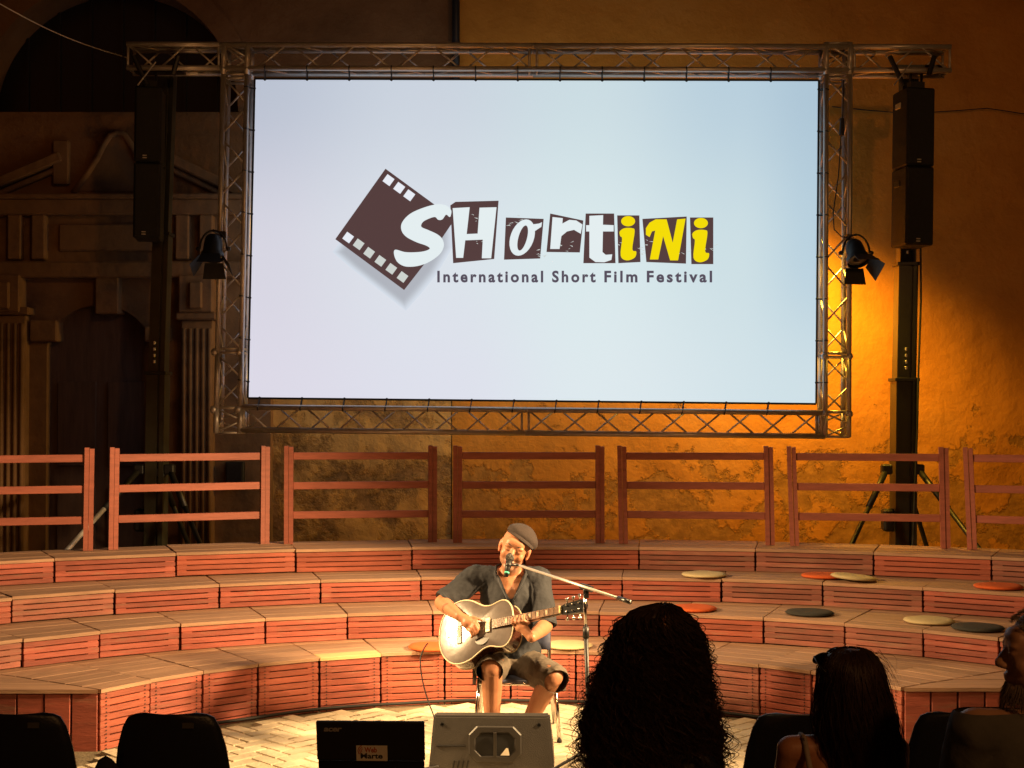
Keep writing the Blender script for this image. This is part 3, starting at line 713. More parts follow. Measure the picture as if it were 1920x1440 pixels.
for i, c in enumerate(((212, 378), (257, 407), (302, 443), (350, 478), (397, 512), (445, 547))): sq(c, 36, 'hole' if i == 0 else 'hole2')
sq2 = [(196, 462), (258, 496), (302, 530), (350, 566), (397, 600), (445, 634)]
poly('letter_s', smooth_poly([(590, 236), (535, 250), (478, 276), (444, 312), (440, 345), (460, 374), (505, 398), (545, 412), (562, 425), (540, 436), (500, 441), (455, 440), (414, 430), (409, 452), (424, 484), (458, 502), (510, 500), (560, 482), (604, 450), (622, 415), (616, 385), (594, 364), (556, 346), (526, 332), (532, 312), (556, 298), (584, 290), (598, 302), (616, 300), (632, 280), (648, 290), (654, 262), (630, 240)]), 'white', 4)
poly('letter_block', [(650, 240), (672, 225), (857, 220), (838, 470), (662, 488)], 'film', 3)
poly('letter_h', [(660, 252), (733, 248), (720, 363), (767, 361), (775, 250), (848, 248), (825, 467), (785, 467), (789, 387), (714, 390), (705, 465), (675, 465)], 'white', 5)
poly('letter_block', [(888, 292), (1050, 298), (1035, 468), (880, 473)], 'film', 3)
o1 = ell(958, 378, 52, 78, 0.22); o2 = ell(960, 380, 19, 54, 0.24)
me = bpy.data.meshes.new('letter_o'); m_ = len(o1); me.from_pydata([tuple(zp(x, y, 5)) for x, y in o1 + o2], [], [(i, (i + 1) % m_, m_ + (i + 1) % m_, m_ + i) for i in range(m_)]); me.materials.append(E_['white']); ob('letter_o', me, logo)
poly('letter_tail', [(975, 310), (1000, 322), (1030, 318), (1043, 312), (1040, 332), (1010, 352), (990, 350)], 'white', 6)
poly('letter_block', [(1078, 275), (1220, 305), (1205, 442), (1062, 440)], 'film', 3)
poly('letter_r', [(1088, 290), (1132, 295), (1130, 318), (1160, 302), (1190, 305), (1216, 322), (1209, 362), (1180, 345), (1150, 352), (1126, 372), (1118, 427), (1078, 427)], 'white', 5)
poly('letter_block', [(1230, 275), (1352, 275), (1358, 488), (1220, 488)], 'film', 3)
poly('letter_t', [(1246, 285), (1305, 282), (1304, 323), (1350, 325), (1350, 352), (1304, 352), (1302, 440), (1316, 452), (1344, 450), (1340, 474), (1310, 484), (1272, 483), (1246, 464), (1246, 352), (1232, 352), (1232, 325), (1246, 325)], 'white', 5)
def letter_i(dx, dy):
    poly('letter_dot', ell(1412 + dx, 308 + dy, 30, 22), 'yellow', 5)
    poly('letter_i', smooth_poly([(1376 + dx, 352 + dy), (1396 + dx, 338 + dy), (1430 + dx, 338 + dy), (1440 + dx, 352 + dy), (1430 + dx, 428 + dy), (1447 + dx, 438 + dy), (1440 + dx, 464 + dy), (1406 + dx, 476 + dy), (1380 + dx, 456 + dy), (1386 + dx, 384 + dy), (1378 + dx, 372 + dy)], 4), 'yellow', 5)
poly('letter_block', [(1365, 283), (1460, 283), (1465, 483), (1370, 488)], 'film', 3); letter_i(0, 0)
poly('letter_block', [(1473, 298), (1663, 288), (1660, 490), (1490, 483)], 'film', 3)
poly('letter_n', [(1530, 300), (1577, 300), (1603, 400), (1622, 300), (1658, 297), (1626, 476), (1592, 476), (1562, 372), (1541, 472), (1505, 472), (1528, 348), (1514, 352), (1504, 376), (1488, 366), (1488, 338), (1504, 314)], 'yellow', 5)
poly('letter_block', [(1677, 292), (1777, 292), (1777, 492), (1683, 492)], 'film', 3); letter_i(312, 8)
# scratches in the letter blocks
for q in range(64):
    x, y = RND.choice(((690, 300), (740, 290), (780, 400), (905, 310), (1025, 445), (1150, 420), (1095, 400), (1385, 400), (1450, 440), (1500, 400), (1640, 440), (1700, 360), (1760, 430), (930, 300)))
    x += RND.uniform(-25, 25); y += RND.uniform(-20, 20); a = RND.uniform(-.6, .6); l_ = RND.uniform(6, 22)
    poly('scratch', [(x, y), (x + l_ * math.cos(a), y + l_ * math.sin(a)), (x + l_ * math.cos(a), y + l_ * math.sin(a) + RND.uniform(2, 5))], 'hole2', 4)
def text_mesh(s, mat, bold=0.0, space=1.0):
    cu = bpy.data.curves.new('t', 'FONT'); cu.body = s; cu.size = 1; cu.space_character = space; cu.offset = bold; cu.resolution_u = 4
    o = bpy.data.objects.new('t', cu); COL.objects.link(o); dg = bpy.context.evaluated_depsgraph_get(); dg.update()
    me = bpy.data.meshes.new_from_object(o.evaluated_get(dg)); bpy.data.objects.remove(o)
    me.materials.clear(); me.materials.append(mat); return me
def fit_text(me, fn, box):
    """map text mesh into a box (x0,y_base,x1,y_top) through fn(x,y)"""
    xs = [v.co.x for v in me.vertices]; x0, x1 = min(xs), max(xs); cap_h = 0.69
    for v in me.vertices:
        u = (v.co.x - x0) / (x1 - x0); t = v.co.y / cap_h
        v.co = fn(box[0] + (box[2] - box[0]) * u, box[1] + (box[3] - box[1]) * t)
    me.update()
for word, xa, xb in (('International', 594, 1048), ('Short', 1086, 1273), ('Film', 1310, 1452), ('Festival', 1492, 1772)):
    me = text_mesh(word, E_['text'], 0.034, 1.34); fit_text(me, lambda x, y: zp(x, y, 4), (xa, 568, xb, 522)); ob('lettering_word', me, logo)
# elastic ties that lace the sheet to the truss
def tie(p, q):
    p, q = S(p), S(q); d = (q - p).normalized(); mb = MB()
    mb.tube([p + Vector((0, -.006, 0)), p.lerp(q, .5) + Vector((0, -.02, 0)), q + Vector((0, -.032, 0)), q + d * 0.03, q + Vector((0, .03, 0)), p + Vector((0, .012, 0))], 0.0055, 5)
    mb.ball(p + Vector((0, -.008, 0)), (.013, .013, .013), None, 8, 6)
    ob('elastic_tie', mb.mesh('elastic_tie', 'rubber'), scr)
for i in range(13):
    x = 497 + i * 79
    t = (x - 470) / 1062; tie(at(x, 149 + 3 * t, SY), at(x, 128 + 4 * t, TY))
    xb = 484 + i * 79.5; tie(at(xb + 3, 746 + 11 * t, SY), at(xb, 764 + 10 * t, TY))
for i in range(8):
    y = 166 + i * 78.5; t = (y - 148) / 600
    tie(at(478 - 13 * t, y, SY), at(464 - 14 * t, y - 3, TY)); tie(at(1535 - 5 * t, y + 2, SY), at(1549 - 2 * t, y + 2, TY))

# ================================================================== lifting masts
def mast(name, cx_list, label, outr, side):
    """cx_list: (px x, px y, half width px) of the stacked box sections, bottom first"""
    Y = 12.25; b0 = at(cx_list[0][0], 1175, Y)
    root = empty(name, (b0.x, Y, 0), label=label, cat='mast', group='lifting masts of the screen truss')
    Rl = lambda p: Vector(p) - root.location
    for i, (xb, yb, xt, yt, hw) in enumerate(cx_list):
        A, B = at(xb, yb, Y), at(xt, yt, Y); r = hw * Y / F_PX; d = 0.10 - 0.018 * i
        if i == 0: A.z = 0.02
        mb = MB(); vs = []
        for p in (A, B):
            p = Rl(p)
            vs += [p + Vector(q) for q in ((-r, -d, 0), (r * .25, -d, 0), (r * .25, -d + .02, 0), (r * .5, -d + .02, 0), (r * .5, -d, 0), (r, -d, 0), (r, d, 0), (-r, d, 0))]
        mb.add(vs, [(k, (k + 1) % 8, 8 + (k + 1) % 8, 8 + k) for k in range(8)] + [tuple(range(7, -1, -1)), tuple(range(8, 16))])
        sec = ob('mast_section', mb.mesh('mast_section', 'mast'), root)
        if i < len(cx_list) - 1:
            q = Rl(B); ob('section_collar', cbox(2 * r + .03, 2 * d + .03, 0.03, 'black'), root, q)
            for k in range(4): ob('stop_pin', cbox(0.018, 0.008, 0.028, 'alu', 0.002), root, q + Vector((-.01, -d - .006, 0.1 + k * 0.055)))
    for (xa, ya, xb, yb, yy, mat) in outr:
        A, B = at(xa, ya, Y - .05), at(xb, yb, Y + yy)
        A, B = Rl(A), Rl(B); Bf = A + (B - A) * 1.0
        Bg = A + (B - A) * ((A.z - 0.02) / max(0.05, (A.z - B.z)))          # runs on down to the ground
        leg = ob('outrigger', MB().tube([A, Bg], 0.022, 10).mesh('outrigger', mat, True), root)
        ob('hinge_knuckle', cbox(0.09, 0.09, 0.09, 'black', 0.012), leg, A)
        ob('outrigger_sleeve', MB().tube([A, A.lerp(Bg, 0.22)], 0.028, 10).mesh('outrigger_sleeve', 'black', True), leg)
        ob('foot_pad', MB().lathe([(0.06, 0), (0.06, .015), (.02, .03)], 12).mesh('foot_pad', 'rubber'), leg, (Bg.x, Bg.y, -0.0))
    ob('mast_base', cbox(0.5, 0.5, 0.1, 'black', 0.01), root, (0, 0, 0.06))
    ob('winch', cbox(0.14, 0.12, 0.2, 'black', 0.02), root, Rl(at(cx_list[0][0] - 22 * side, 975, Y)))
    return root
mL = mast('lifting_mast', [(290, 1010, 297, 700, 17), (297, 705, 305, 440, 15), (305, 445, 316, 140, 13)], 'black telescopic mast at the left end of the truss',
          [(262, 880, 125, 1032, -0.9, 'alu'), (318, 880, 375, 1020, -0.5, 'black'), (300, 885, 345, 1000, 0.5, 'black')], 1)
mR = mast('lifting_mast', [(1691, 1010, 1695, 712, 20), (1695, 716, 1699, 496, 18), (1699, 500, 1704, 140, 15)], 'olive telescopic mast at the right end of the truss',
          [(1662, 880, 1597, 1020, -0.5, 'black'), (1722, 880, 1838, 1032, -0.7, 'black'), (1695, 885, 1730, 1000, 0.5, 'black')], 1)
# fork heads that carry the truss
for root, px, lab in ((mL, 300, 0), (mR, 1718, 0)):
    Rl = lambda p: Vector(p) - root.location
    h = ob('fork_head', MB().box(Rl(at(px, 131, 11.9)), (0.42, 0.12, 0.06)).mesh('fork_head', 'black'), root)
    for s in (-1, 1):
        mb = MB().tube([Rl(at(px + 50 * s - 26 * s, 160 - 10 * (s + 1), 11.72)), Rl(at(px + 42 * s - 8, 105, 11.72))], 0.022, 8)
        ob('fork_arm', mb.mesh('fork_arm', 'black'), h)
    ob('fork_pin', MB().tube([Rl(at(px - 42, 160, 11.69)), Rl(at(px - 8, 116, 11.69))], 0.006, 6).mesh('fork_pin', 'alu'), h)
# power cables running down the right mast
pts = [at(x, y, 12.1) for x, y in ((1726, 455), (1727, 560), (1722, 700), (1720, 800), (1716, 900), (1712, 1010), (1706, 1090))]
ob('mast_cable', MB().tube(pts, 0.009, 6).mesh('mast_cable', 'rubber'), label='black power cable hanging down the right mast', cat='cable')

# ================================================================== hanging speakers
def speaker(c0, c1, wpx, label, yaw):
    Y = 11.72; top, bot = at(c0[0], c0[1], Y), at(c1[0], c1[1], Y); wd = wpx * Y / F_PX; H = (top - bot).length
    root = empty('column_speaker', bot, (0, math.atan2(top.x - bot.x, top.z - bot.z), yaw), label=label, cat='speaker', group='column speakers hung from the masts')
    for k in range(2):
        hh = H / 2 - 0.006
        cab = ob('cabinet', cbox(wd, 0.3, hh, 'speaker', 0.012), root, (0, 0.19, hh / 2 + k * (H / 2)))
        ob('grille', cbox(wd - .03, 0.016, hh - .03, 'speaker', 0.006), cab, (0, -0.156, 0))
        for j in range(2): ob('badge', cbox(0.035, 0.006, 0.009, 'alu', 0.001), cab, (-0.02, -0.167, -hh / 2 + .03 + j * .02))
        ob('side_handle', cbox(0.012, 0.1, 0.05, 'alu' if k else 'black', 0.004), cab, (-wd / 2 - .004, 0.02, hh * .3))
    ob('hanging_bracket', MB().box((0, 0.15, H + .03), (wd * .5, 0.08, 0.06)).tube([(-.05, .15, H), (-.05, .15, H + .16)], .012, 6).tube([(.05, .15, H), (.05, .15, H + .16)], .012, 6).mesh('hanging_bracket', 'black'), root)
speaker((277, 158), (273, 445), 50, 'tall black column speaker hanging at the left mast', D2R(8))
speaker((1732, 160), (1728, 458), 56, 'tall black column speaker hanging at the right mast', D2R(9))

# ================================================================== barn-door spotlights on the truss
def par_lamp(px, py, aim, label, hang, k_=0.9):
    c = at(px, py, 11.55); root = empty('barn_door_spotlight', c, label=label, cat='spotlight', group='spotlights clamped to the truss uprights')
    q = Vector(aim).to_track_quat('-Z', 'Y').to_matrix().to_4x4(); root.scale = (k_,) * 3
    mb = MB().lathe([(0.02, .15), (0.06, .148), (0.078, .12), (0.088, .05), (0.092, -.03), (0.108, -.035), (0.108, -.075), (0.1, -.075), (0.098, -.03), (0.001, -.03)], 24, q)
    me = mb.mesh('lamp_can', 'black'); smooth_by_angle(me); ob('lamp_can', me, root)
    ob('lens', MB().lathe([(0.0, -.045), (.06, -.052), (0.095, -.05)], 20, q).mesh('lens', pmat('lamp_lens', (.35, .33, .28), .25, var=.1, bump=0), True), root)
    for k in range(4):
        R = q @ Matrix.Rotation(k * math.pi / 2, 4, 'Z'); fl = D2R(32)
        def fp(x, l): return R @ Vector((x, 0.1 + l * math.sin(fl), -.078 - l * math.cos(fl)))
        w2 = 0.11 if k % 2 else 0.095
        ob('barn_door', MB().prism([fp(-.085, 0), fp(.085, 0), fp(.085 * w2 / .075, .15), fp(-.085 * w2 / .075, .15)], (R @ Vector((0, .003, .001))) - (R @ Vector((0, 0, 0)))).mesh('barn_door', 'black'), root)
    yk = []
    for t in range(13): a = math.pi * t / 12; yk.append(Vector((.125 * math.cos(a), 0.02, .02 + .17 * math.sin(a))))
    ob('yoke', MB().tube(yk, 0.01, 6).mesh('yoke', 'black'), root)
    for s in (-1, 1): ob('tilt_knob', MB().lathe([(.02, -.015), (.022, .0), (.014, .02)], 10, Matrix.Translation((.14 * s, 0.02, .02)) @ Matrix.Rotation(math.pi / 2 * s, 4, 'Y')).mesh('tilt_knob', 'black'), root)
    hp = (Vector(hang) - c) / k_
    ob('clamp', MB().tube([Vector((0, 0.02, .19)), hp], .014, 6).box(hp, (.07, .07, .06)).mesh('clamp', 'black'), root)
    return root
par_lamp(1606, 478, (0.10, -0.55, -0.83), 'black spotlight with barn doors clamped to the right truss upright', at(1593, 446, TY))
par_lamp(399, 470, (0.02, -0.35, -0.93), 'black spotlight with barn doors clamped to the left truss upright', at(416, 440, TY))
pts = [at(x, y, 11.72) for x, y in ((1582, 150), (1580, 215), (1578, 240), (1572, 330), (1562, 400), (1564, 430), (1578, 444), (1594, 446))]
pc = empty('lamp_cable', pts[0], label='thin black lamp cable with a plug hanging inside the right truss upright', cat='cable')
ob('cable_run', MB().tube([p - pts[0] for p in pts], 0.005, 6).mesh('cable_run', 'rubber'), pc)
ob('plug', MB().tube([at(1579, 222, 11.71) - pts[0], at(1578, 254, 11.71) - pts[0]], [.018, .022], 8).mesh('plug', 'rubber'), pc)

# ================================================================== seat cushions and bits left on the steps
CUSH = [(1320, 1076, .73, 'cream', 'cream round cushion on the third tier above the curly-haired woman'), (1545, 1078, .73, 'orange', 'orange round cushion half under a cream one on the third tier'),
        (1600, 1084, .73, 'cream', 'cream round cushion beside the orange one on the third tier'), (1872, 1098, .73, 'orange', 'orange round cushion on the third tier at the right edge'),
        (1300, 1139, .55, 'orange', 'orange round cushion on the second tier behind the curly head'), (1518, 1147, .55, 'dark', 'dark round cushion with a white scrap on the second tier'),
        (1742, 1162, .55, 'cream', 'cream round cushion touching a dark one on the second tier'), (1833, 1175, .55, 'dark', 'dark round cushion beside the grey-haired man on the second tier'),
        (1065, 1208, .365, 'cream', 'cream round cushion on the front tier right of the singer'), (812, 1211, .365, 'orange', 'red-orange round cushion on the front tier left of the guitar')]
M['c_cream'] = pmat('cream_felt', (0.55, 0.45, 0.25), .9, var=.1, bump=.3, bscale=90); M['c_orange'] = pmat('orange_felt', (0.62, 0.11, 0.02), .9, var=.1, bump=.3, bscale=90)
M['c_dark'] = pmat('dark_felt', (0.035, 0.034, 0.028), .9, var=.15, bump=.3, bscale=90); M['paper'] = pmat('white_paper', (.75, .7, .6), .8, var=.05, bump=0)
for i, (x, y, z, c, lab) in enumerate(CUSH):
    p = on_z(x, y, z + .02); rr = random.Random(i)
    prof = [(0.0, 0.002), (.13, .002), (.158, .006), (.167, .015), (.160, .024), (.13, .029), (.05, .030), (0, .029)]
    mb = MB().lathe(prof, 32)
    for v in mb.v:
        a = math.atan2(v.y, v.x); k = 1 + .012 * math.sin(3 * a + i) + .008 * math.sin(5 * a + 2 * i); v.x *= k; v.y *= k; v.z += .003 * noise.noise((v.x * 9, v.y * 9, i)) * (v.z > .01)
    dz = 0.001 if lab.find('half under') < 0 else 0.0005
    tilt = D2R(5) if 'beside the orange' in lab else 0
    o = empty('cushion', (p.x, p.y, z + .001), (0, tilt, rr.uniform(0, 6)) if not tilt else (0, tilt, 0), label=lab, cat='cushion', group='round felt cushions on the tiers')
    if tilt: o.location.z += 0.013
    ob('pad', mb.mesh('pad', 'c_' + c, True), o)
    ob('seam', MB().tube([(0.1675 * math.cos(t * math.pi / 16), 0.1675 * math.sin(t * math.pi / 16), .015) for t in range(33)], .0022, 5).mesh('seam', 'c_' + c), o)
def paper(x, y, z, lab, s):
    p = on_z(x, y, z); mb = MB(); vs = []; fs = []
    for j in range(6):
        for i in range(6): vs.append(((i / 5 - .5) * s, (j / 5 - .5) * s * .7, .004 + .02 * abs(noise.noise((i * .7, j * .7, s * 90)))))
    for j in range(5):
        for i in range(5): a = j * 6 + i; fs.append((a, a + 1, a + 7, a + 6))
    mb.add(vs, fs); ob('paper_scrap', mb.mesh('paper_scrap', 'paper', True), None, (p.x, p.y, z + .002), (0, 0, .4), lab, 'paper')
paper(1222, 1206, .365, 'crumpled white paper on the front tier by the curly hair', .16); 
p = on_z(1500, 1155, .55); paper(1500, 1155, .55, 'white scrap in front of a dark cushion on the second tier', .085)

# ================================================================== audience chairs
def make_chair(name='plastic_chair'):
    root = empty(name)
    # backrest shell: flares towards the seat, curved in plan
    rows = [(0.42, .215, .03), (0.50, .224, .0), (0.58, .226, -.02), (0.68, .212, -.035), (0.76, .19, -.045), (0.80, .168, -.05), (0.812, .14, -.051), (0.817, .10, -.052)]
    vs = []; n = 13
    for z, hw, y in rows:
        for i in range(n):
            t = i / (n - 1) * 2 - 1; vs.append(Vector((hw * t, y + 0.035 * t * t, z)))
    m = len(rows); back = [v + Vector((0, .009, 0)) for v in vs]; fs = []
    for j in range(m - 1):
        for i in range(n - 1):
            a = j * n + i; fs.append((a, a + 1, a + n + 1, a + n)); o_ = m * n; fs.append((o_ + a, o_ + a + n, o_ + a + n + 1, o_ + a + 1))
    rim = [i for i in range(n)] + [j * n + n - 1 for j in range(1, m)] + [(m - 1) * n + i for i in range(n - 2, -1, -1)] + [j * n for j in range(m - 2, 0, -1)]
    for k in range(len(rim)): a, b_ = rim[k], rim[(k + 1) % len(rim)]; fs.append((a, m * n + a, m * n + b_, b_))
    ob('backrest', MB().add(vs + back, fs).mesh('backrest', 'navy', True), root)
    ob('sticker', cbox(0.045, 0.002, 0.022, 'sticker', 0.0005), root, (0.075, -.048, .775), (D2R(-4), 0, 0))
    vs = []; fs = []
    for j in range(9):
        for i in range(9):
            u, v = i / 4 - 1, j / 4 - 1; vs.append(Vector((.215 * u * (1 - .06 * v * v), .22 + .2 * v, .43 + .02 * u * u - .012 * v - (.02 * (v > .8)))))
    o_ = len(vs); vs += [v - Vector((0, 0, .008)) for v in vs]
    for j in range(8):
        for i in range(8): a = j * 9 + i; fs.append((a, a + 1, a + 10, a + 9)); fs.append((o_ + a, o_ + a + 9, o_ + a + 10, o_ + a + 1))
    rim = [i for i in range(9)] + [j * 9 + 8 for j in range(1, 9)] + [72 + i for i in range(7, -1, -1)] + [j * 9 for j in range(7, 0, -1)]
    for k in range(len(rim)): a, b_ = rim[k], rim[(k + 1) % len(rim)]; fs.append((a, o_ + a, o_ + b_, b_))
    ob('seat', MB().add(vs, fs).mesh('seat', 'navy', True), root)
    for sx in (-1, 1):
        ob('leg', MB().tube([(.17 * sx, .08, .42), (.22 * sx, -.03, .01)], .011, 8).mesh('leg', 'steel', True), root)
        ob('leg', MB().tube([(.17 * sx, .36, .42), (.22 * sx, .43, .01)], .011, 8).mesh('leg', 'steel', True), root)
        ob('under_bar', MB().tube([(.17 * sx, .06, .418), (.17 * sx, .38, .418)], .011, 8).mesh('under_bar', 'steel', True), root)
    return root
M['sticker'] = pmat('faded_sticker', (.06, .06, .05), .5, var=.1, bump=0)
chair0 = make_chair()
def place_chair(x, y, rz, label, group='plastic audience chairs'):
    r = chair0.copy(); COL.objects.link(r); r.location = (x, y, 0); r.rotation_euler = (0, 0, rz); r['label'] = label; r['category'] = 'chair'; r['group'] = group
    for c in chair0.children: d = c.copy(); COL.objects.link(d); d.parent = r
    return r
for px, dy, rz, lab in ((33, 0, .03, 'empty dark plastic chair at the left picture edge'), (322, 0, -.02, 'empty dark plastic chair left of the laptop'),
                        (1502, .0, .03, 'empty dark plastic chair left of the woman with sunglasses on her hair'), (1806, .02, -.03, 'empty dark plastic chair in front of the grey-haired man')):
    p = at(px, 1400, 5.42 + dy); place_chair(p.x, p.y, rz, lab)
p = at(178, 1436, 5.28)
vs = MB().ball((0, 0, .0), (.075, .05, .2)).mesh('shoulder_bag', 'blackcloth', True); wrinkle(vs, .008, 14)
ob('shoulder_bag', vs, None, (p.x, 5.42, p.z - .2), label='dark bag hanging beside the left edge chair', cat='bag')

# ================================================================== laptop on a low table
LY = 4.94; c = at(697, 1440, LY)
tb = empty('side_table', (c.x, LY + .1, 0), label='small dark table under the laptop, below the picture edge', cat='table')
ztab = 0.62
ob('table_top', cbox(.6, .45, .025, 'black', .005), tb, (0, 0, ztab - .0125))
for sx in (-1, 1):
    for sy in (-1, 1): ob('leg', cbox(.03, .03, ztab - .026, 'black', .004), tb, (.27 * sx, .19 * sy, (ztab - .026) / 2))
lp = empty('laptop', (c.x, LY, ztab), (0, 0, D2R(-1.5)), label='open black laptop seen from behind its lid, with a white sticker', cat='laptop')
M['lid'] = pmat('laptop_lid', (.016, .014, .012), .45, var=.15, scale=60, bump=.06, bscale=300)
ob('keyboard_base', cbox(.382, .255, .022, 'black', .004), lp, (0, .135, .0115))
tl = D2R(-12)
lid = ob('lid', None, lp, (0, .01, .022), (-tl, 0, 0))
lw = .382
mb = MB(); hz = [0.0, 0.115, 0.262]
ob('hinge_band', cbox(lw * .985, .012, .112, 'black_gloss', .004), lid, (0, .003, .057))
ob('lid_cover', cbox(lw, .016, .146, 'lid', .004), lid, (0, 0, .190))
ob('seam_strip', cbox(lw * .98, .012, .003, 'steel', .001), lid, (0, -.002, .1145))
me = text_mesh('acer', M['alu'], 0.035, 0.95); fit_text(me, lambda x, y: Vector((x + .22 * (y - .225), -.0088, y)), (-.165, .228, -.102, .247)); ob('brand_lettering', me, lid)
ob('white_sticker', cbox(.11, .0012, .058, 'paper', .0004), lid, (.004, -.0088, .146))
M['ink_r'] = pmat('red_ink', (.5, .09, .03), .7, var=.05, bump=0); M['ink_k'] = pmat('black_ink', (.02, .02, .02), .7, var=.05, bump=0)
me = text_mesh('Web', M['ink_r'], 0.03, 1.0); fit_text(me, lambda x, y: Vector((x, -.0098, y)), (-.022, .150, .022, .169)); ob('sticker_lettering', me, lid)
me = text_mesh('Marte', M['ink_k'], 0.03, 1.0); fit_text(me, lambda x, y: Vector((x, -.0098, y)), (-.036, .127, .042, .146)); ob('sticker_lettering', me, lid)
mb = MB()
for r in (.008, .014, .020): mb.tube([(-.024 + r * math.cos(t), -.0100, .156 + r * math.sin(t)) for t in [math.pi * (.62 + .6 * k / 8) for k in range(9)]], .0014, 4)
ob('sticker_emblem', mb.mesh('sticker_emblem', 'ink_r'), lid)

# ================================================================== floor monitor (speaker lying on its side)
WYm = 7.58; c0 = at(921, 1400, WYm)
wd = empty('floor_monitor', (c0.x, WYm, 0), (0, 0, D2R(-2)), label='grey-black stage monitor speaker lying on the floor before the singer', cat='speaker')
M['mon'] = pmat('monitor_plastic', (.036, .032, .028), .55, var=.12, scale=25, bump=.35, bscale=220)
M['mon_d'] = pmat('monitor_dark', (.026, .023, .02), .5, var=.1, bump=.1)
pf = [(-.0, 0), (.30, 0), (.36, .10), (.13, .315), (.035, .315)]          # side profile (y, z)
mb = MB(); vs = []
hx = .345
for sx, k in ((-1, 1.0), (-.94, 1.0), (.90, 1.0), (1, .97)):
    for y, z in pf: vs.append((sx * hx - (0.03 * (z / .315)) * sx * .9, y + (0 if abs(sx) < .95 else .006), z))
fs = [(i * 5 + j, i * 5 + (j + 1) % 5, (i + 1) * 5 + (j + 1) % 5, (i + 1) * 5 + j) for i in range(3) for j in range(5)] + [(4, 3, 2, 1, 0), (15, 16, 17, 18, 19)]
bm = bmesh.new(); me = MB().add(vs, fs).mesh('cabinet', 'mon'); bm.from_mesh(me)
bmesh.ops.bevel(bm, geom=[e for e in bm.edges if e.calc_face_angle(0) > .3], offset=.01, segments=2, affect='EDGES'); bm.to_mesh(me); bm.free(); smooth_by_angle(me, 40)
ob('cabinet', me, wd)
tlt = math.atan2(.035, .315)
def on_face(x, z, out): return Vector((x, z * .035 / .315 - out * math.cos(tlt), z + out * math.sin(tlt) * 1.0))
def octo(hw, hh, ch, out, cx_=.02, cz_=.165): return [on_face(cx_ + x, cz_ + z, out) for x, z in ((-hw + ch, -hh), (hw - ch, -hh), (hw, -hh + ch), (hw, hh - ch), (hw - ch, hh), (-hw + ch, hh), (-hw, hh - ch), (-hw, -hh + ch))]
rings = [octo(.145, .098, .045, .002), octo(.138, .091, .042, .010), octo(.112, .066, .034, .010), octo(.106, .060, .032, .001)]
ob('handle_surround', MB().add([p for r in rings for p in r], [(i * 8 + j, i * 8 + (j + 1) % 8, (i + 1) * 8 + (j + 1) % 8, (i + 1) * 8 + j) for i in range(3) for j in range(8)]).mesh('handle_surround', 'mon_d'), wd)
M['hole'] = pmat('handle_hole', (.006, .006, .006), .8, var=.1, bump=0)
for s in (-1, 1):
    w_ = .048; pts = [on_face(.02 + s * .055 + x, .165 + z, .0022) for x, z in ((-w_ + (.0 if s > 0 else .02), -.058), (w_ - (.02 if s > 0 else 0), -.058), (w_, -.036 if s > 0 else -.058), (w_, .036 if s > 0 else .058), (w_ - (.02 if s > 0 else 0), .058), (-w_ + (.0 if s > 0 else .02), .058), (-w_, .058 if s > 0 else .036), (-w_, -.058 if s > 0 else -.036))]
    ob('handle_hole', MB().prism(pts, (0, .004, 0)).mesh('handle_hole', 'hole'), wd)
ob('handle_bar', MB().box(on_face(.02, .165, .012), (.018, .016, .13)).mesh('handle_bar', 'mon_d'), wd)
ob('white_tag', MB().add([on_face(.05, .108, .006), on_face(.1, .108, .008), on_face(.092, .145, .006), on_face(.082, .148, .007)], [(0, 1, 2, 3)]).mesh('white_tag', 'paper'), wd)
ob('groove', MB().box(on_face(-.22, .155, .002), (.16, .006, .006)).mesh('groove', 'hole'), wd)
for k in range(4): ob('vent_slot', MB().box(on_face(-.205 + k * .025, .055, .001), (.008, .006, .05), Matrix.Rotation(.2, 3, 'Y')).mesh('vent_slot', 'hole'), wd)
for x in (-.27, .26): ob('mount_socket', MB().lathe([(.011, 0), (.011, .004), (.006, .004), (.006, 0)], 12, Matrix.Translation(on_face(x, .27, .001)) @ Matrix.Rotation(math.pi / 2, 4, 'X')).mesh('mount_socket', 'hole'), wd)
for x in (-.25, .25):
    for y in (.05, .25): ob('rubber_foot', cbox(.04, .04, .006, 'rubber', .001), wd, (x, y, .001))

# ================================================================== cables on the floor
def cable(pts, r, label, mat='rubber'):
    P_ = [Vector(p) for p in pts]; out = []
    for i in range(len(P_) - 1):
        p0, p1, p2, p3 = P_[max(i - 1, 0)], P_[i], P_[i + 1], P_[min(i + 2, len(P_) - 1)]
        for k in range(6):
            t = k / 6; out.append(0.5 * ((2 * p1) + (p2 - p0) * t + (2 * p0 - 5 * p1 + 4 * p2 - p3) * t * t + (3 * p1 - p0 - 3 * p2 + p3) * t ** 3))
    out.append(P_[-1]); return ob('cable', MB().tube(out, r, 6).mesh('cable', mat, True), label=label, cat='cable')
arc = []
for a in range(-48, 46, 3):
    d = Vector((math.sin(D2R(a)), math.cos(D2R(a)))); q = C1 + d * (R1 - .035 - .012 * math.sin(a * .31)); arc.append((q.x, q.y, .032))
cable(arc, .011, 'thick black cable lying along the foot of the front tier')
cable([at(802, 1206, 8.16), at(794, 1218, 8.14), at(788, 1240, 8.1), at(793, 1280, 8.05), at(804, 1318, 8.0), at(815, 1350, 7.95), (-.42, 7.9, .04), (-.36, 7.86, .03)], .0042, 'thin black guitar lead drooping from the guitar to the floor')
cable([(.72, 7.45, .03), (.62, 7.62, .03), (.48, 7.74, .03), (.36, 7.8, .03)], .008, 'black cable on the paving right of the floor monitor')
cable([(.8, 7.62, .03), (.62, 7.72, .03), (.5, 7.95, .03), (.45, 8.05, .03)], .008, 'yellowish cable on the paving by the chair leg', 'bare')
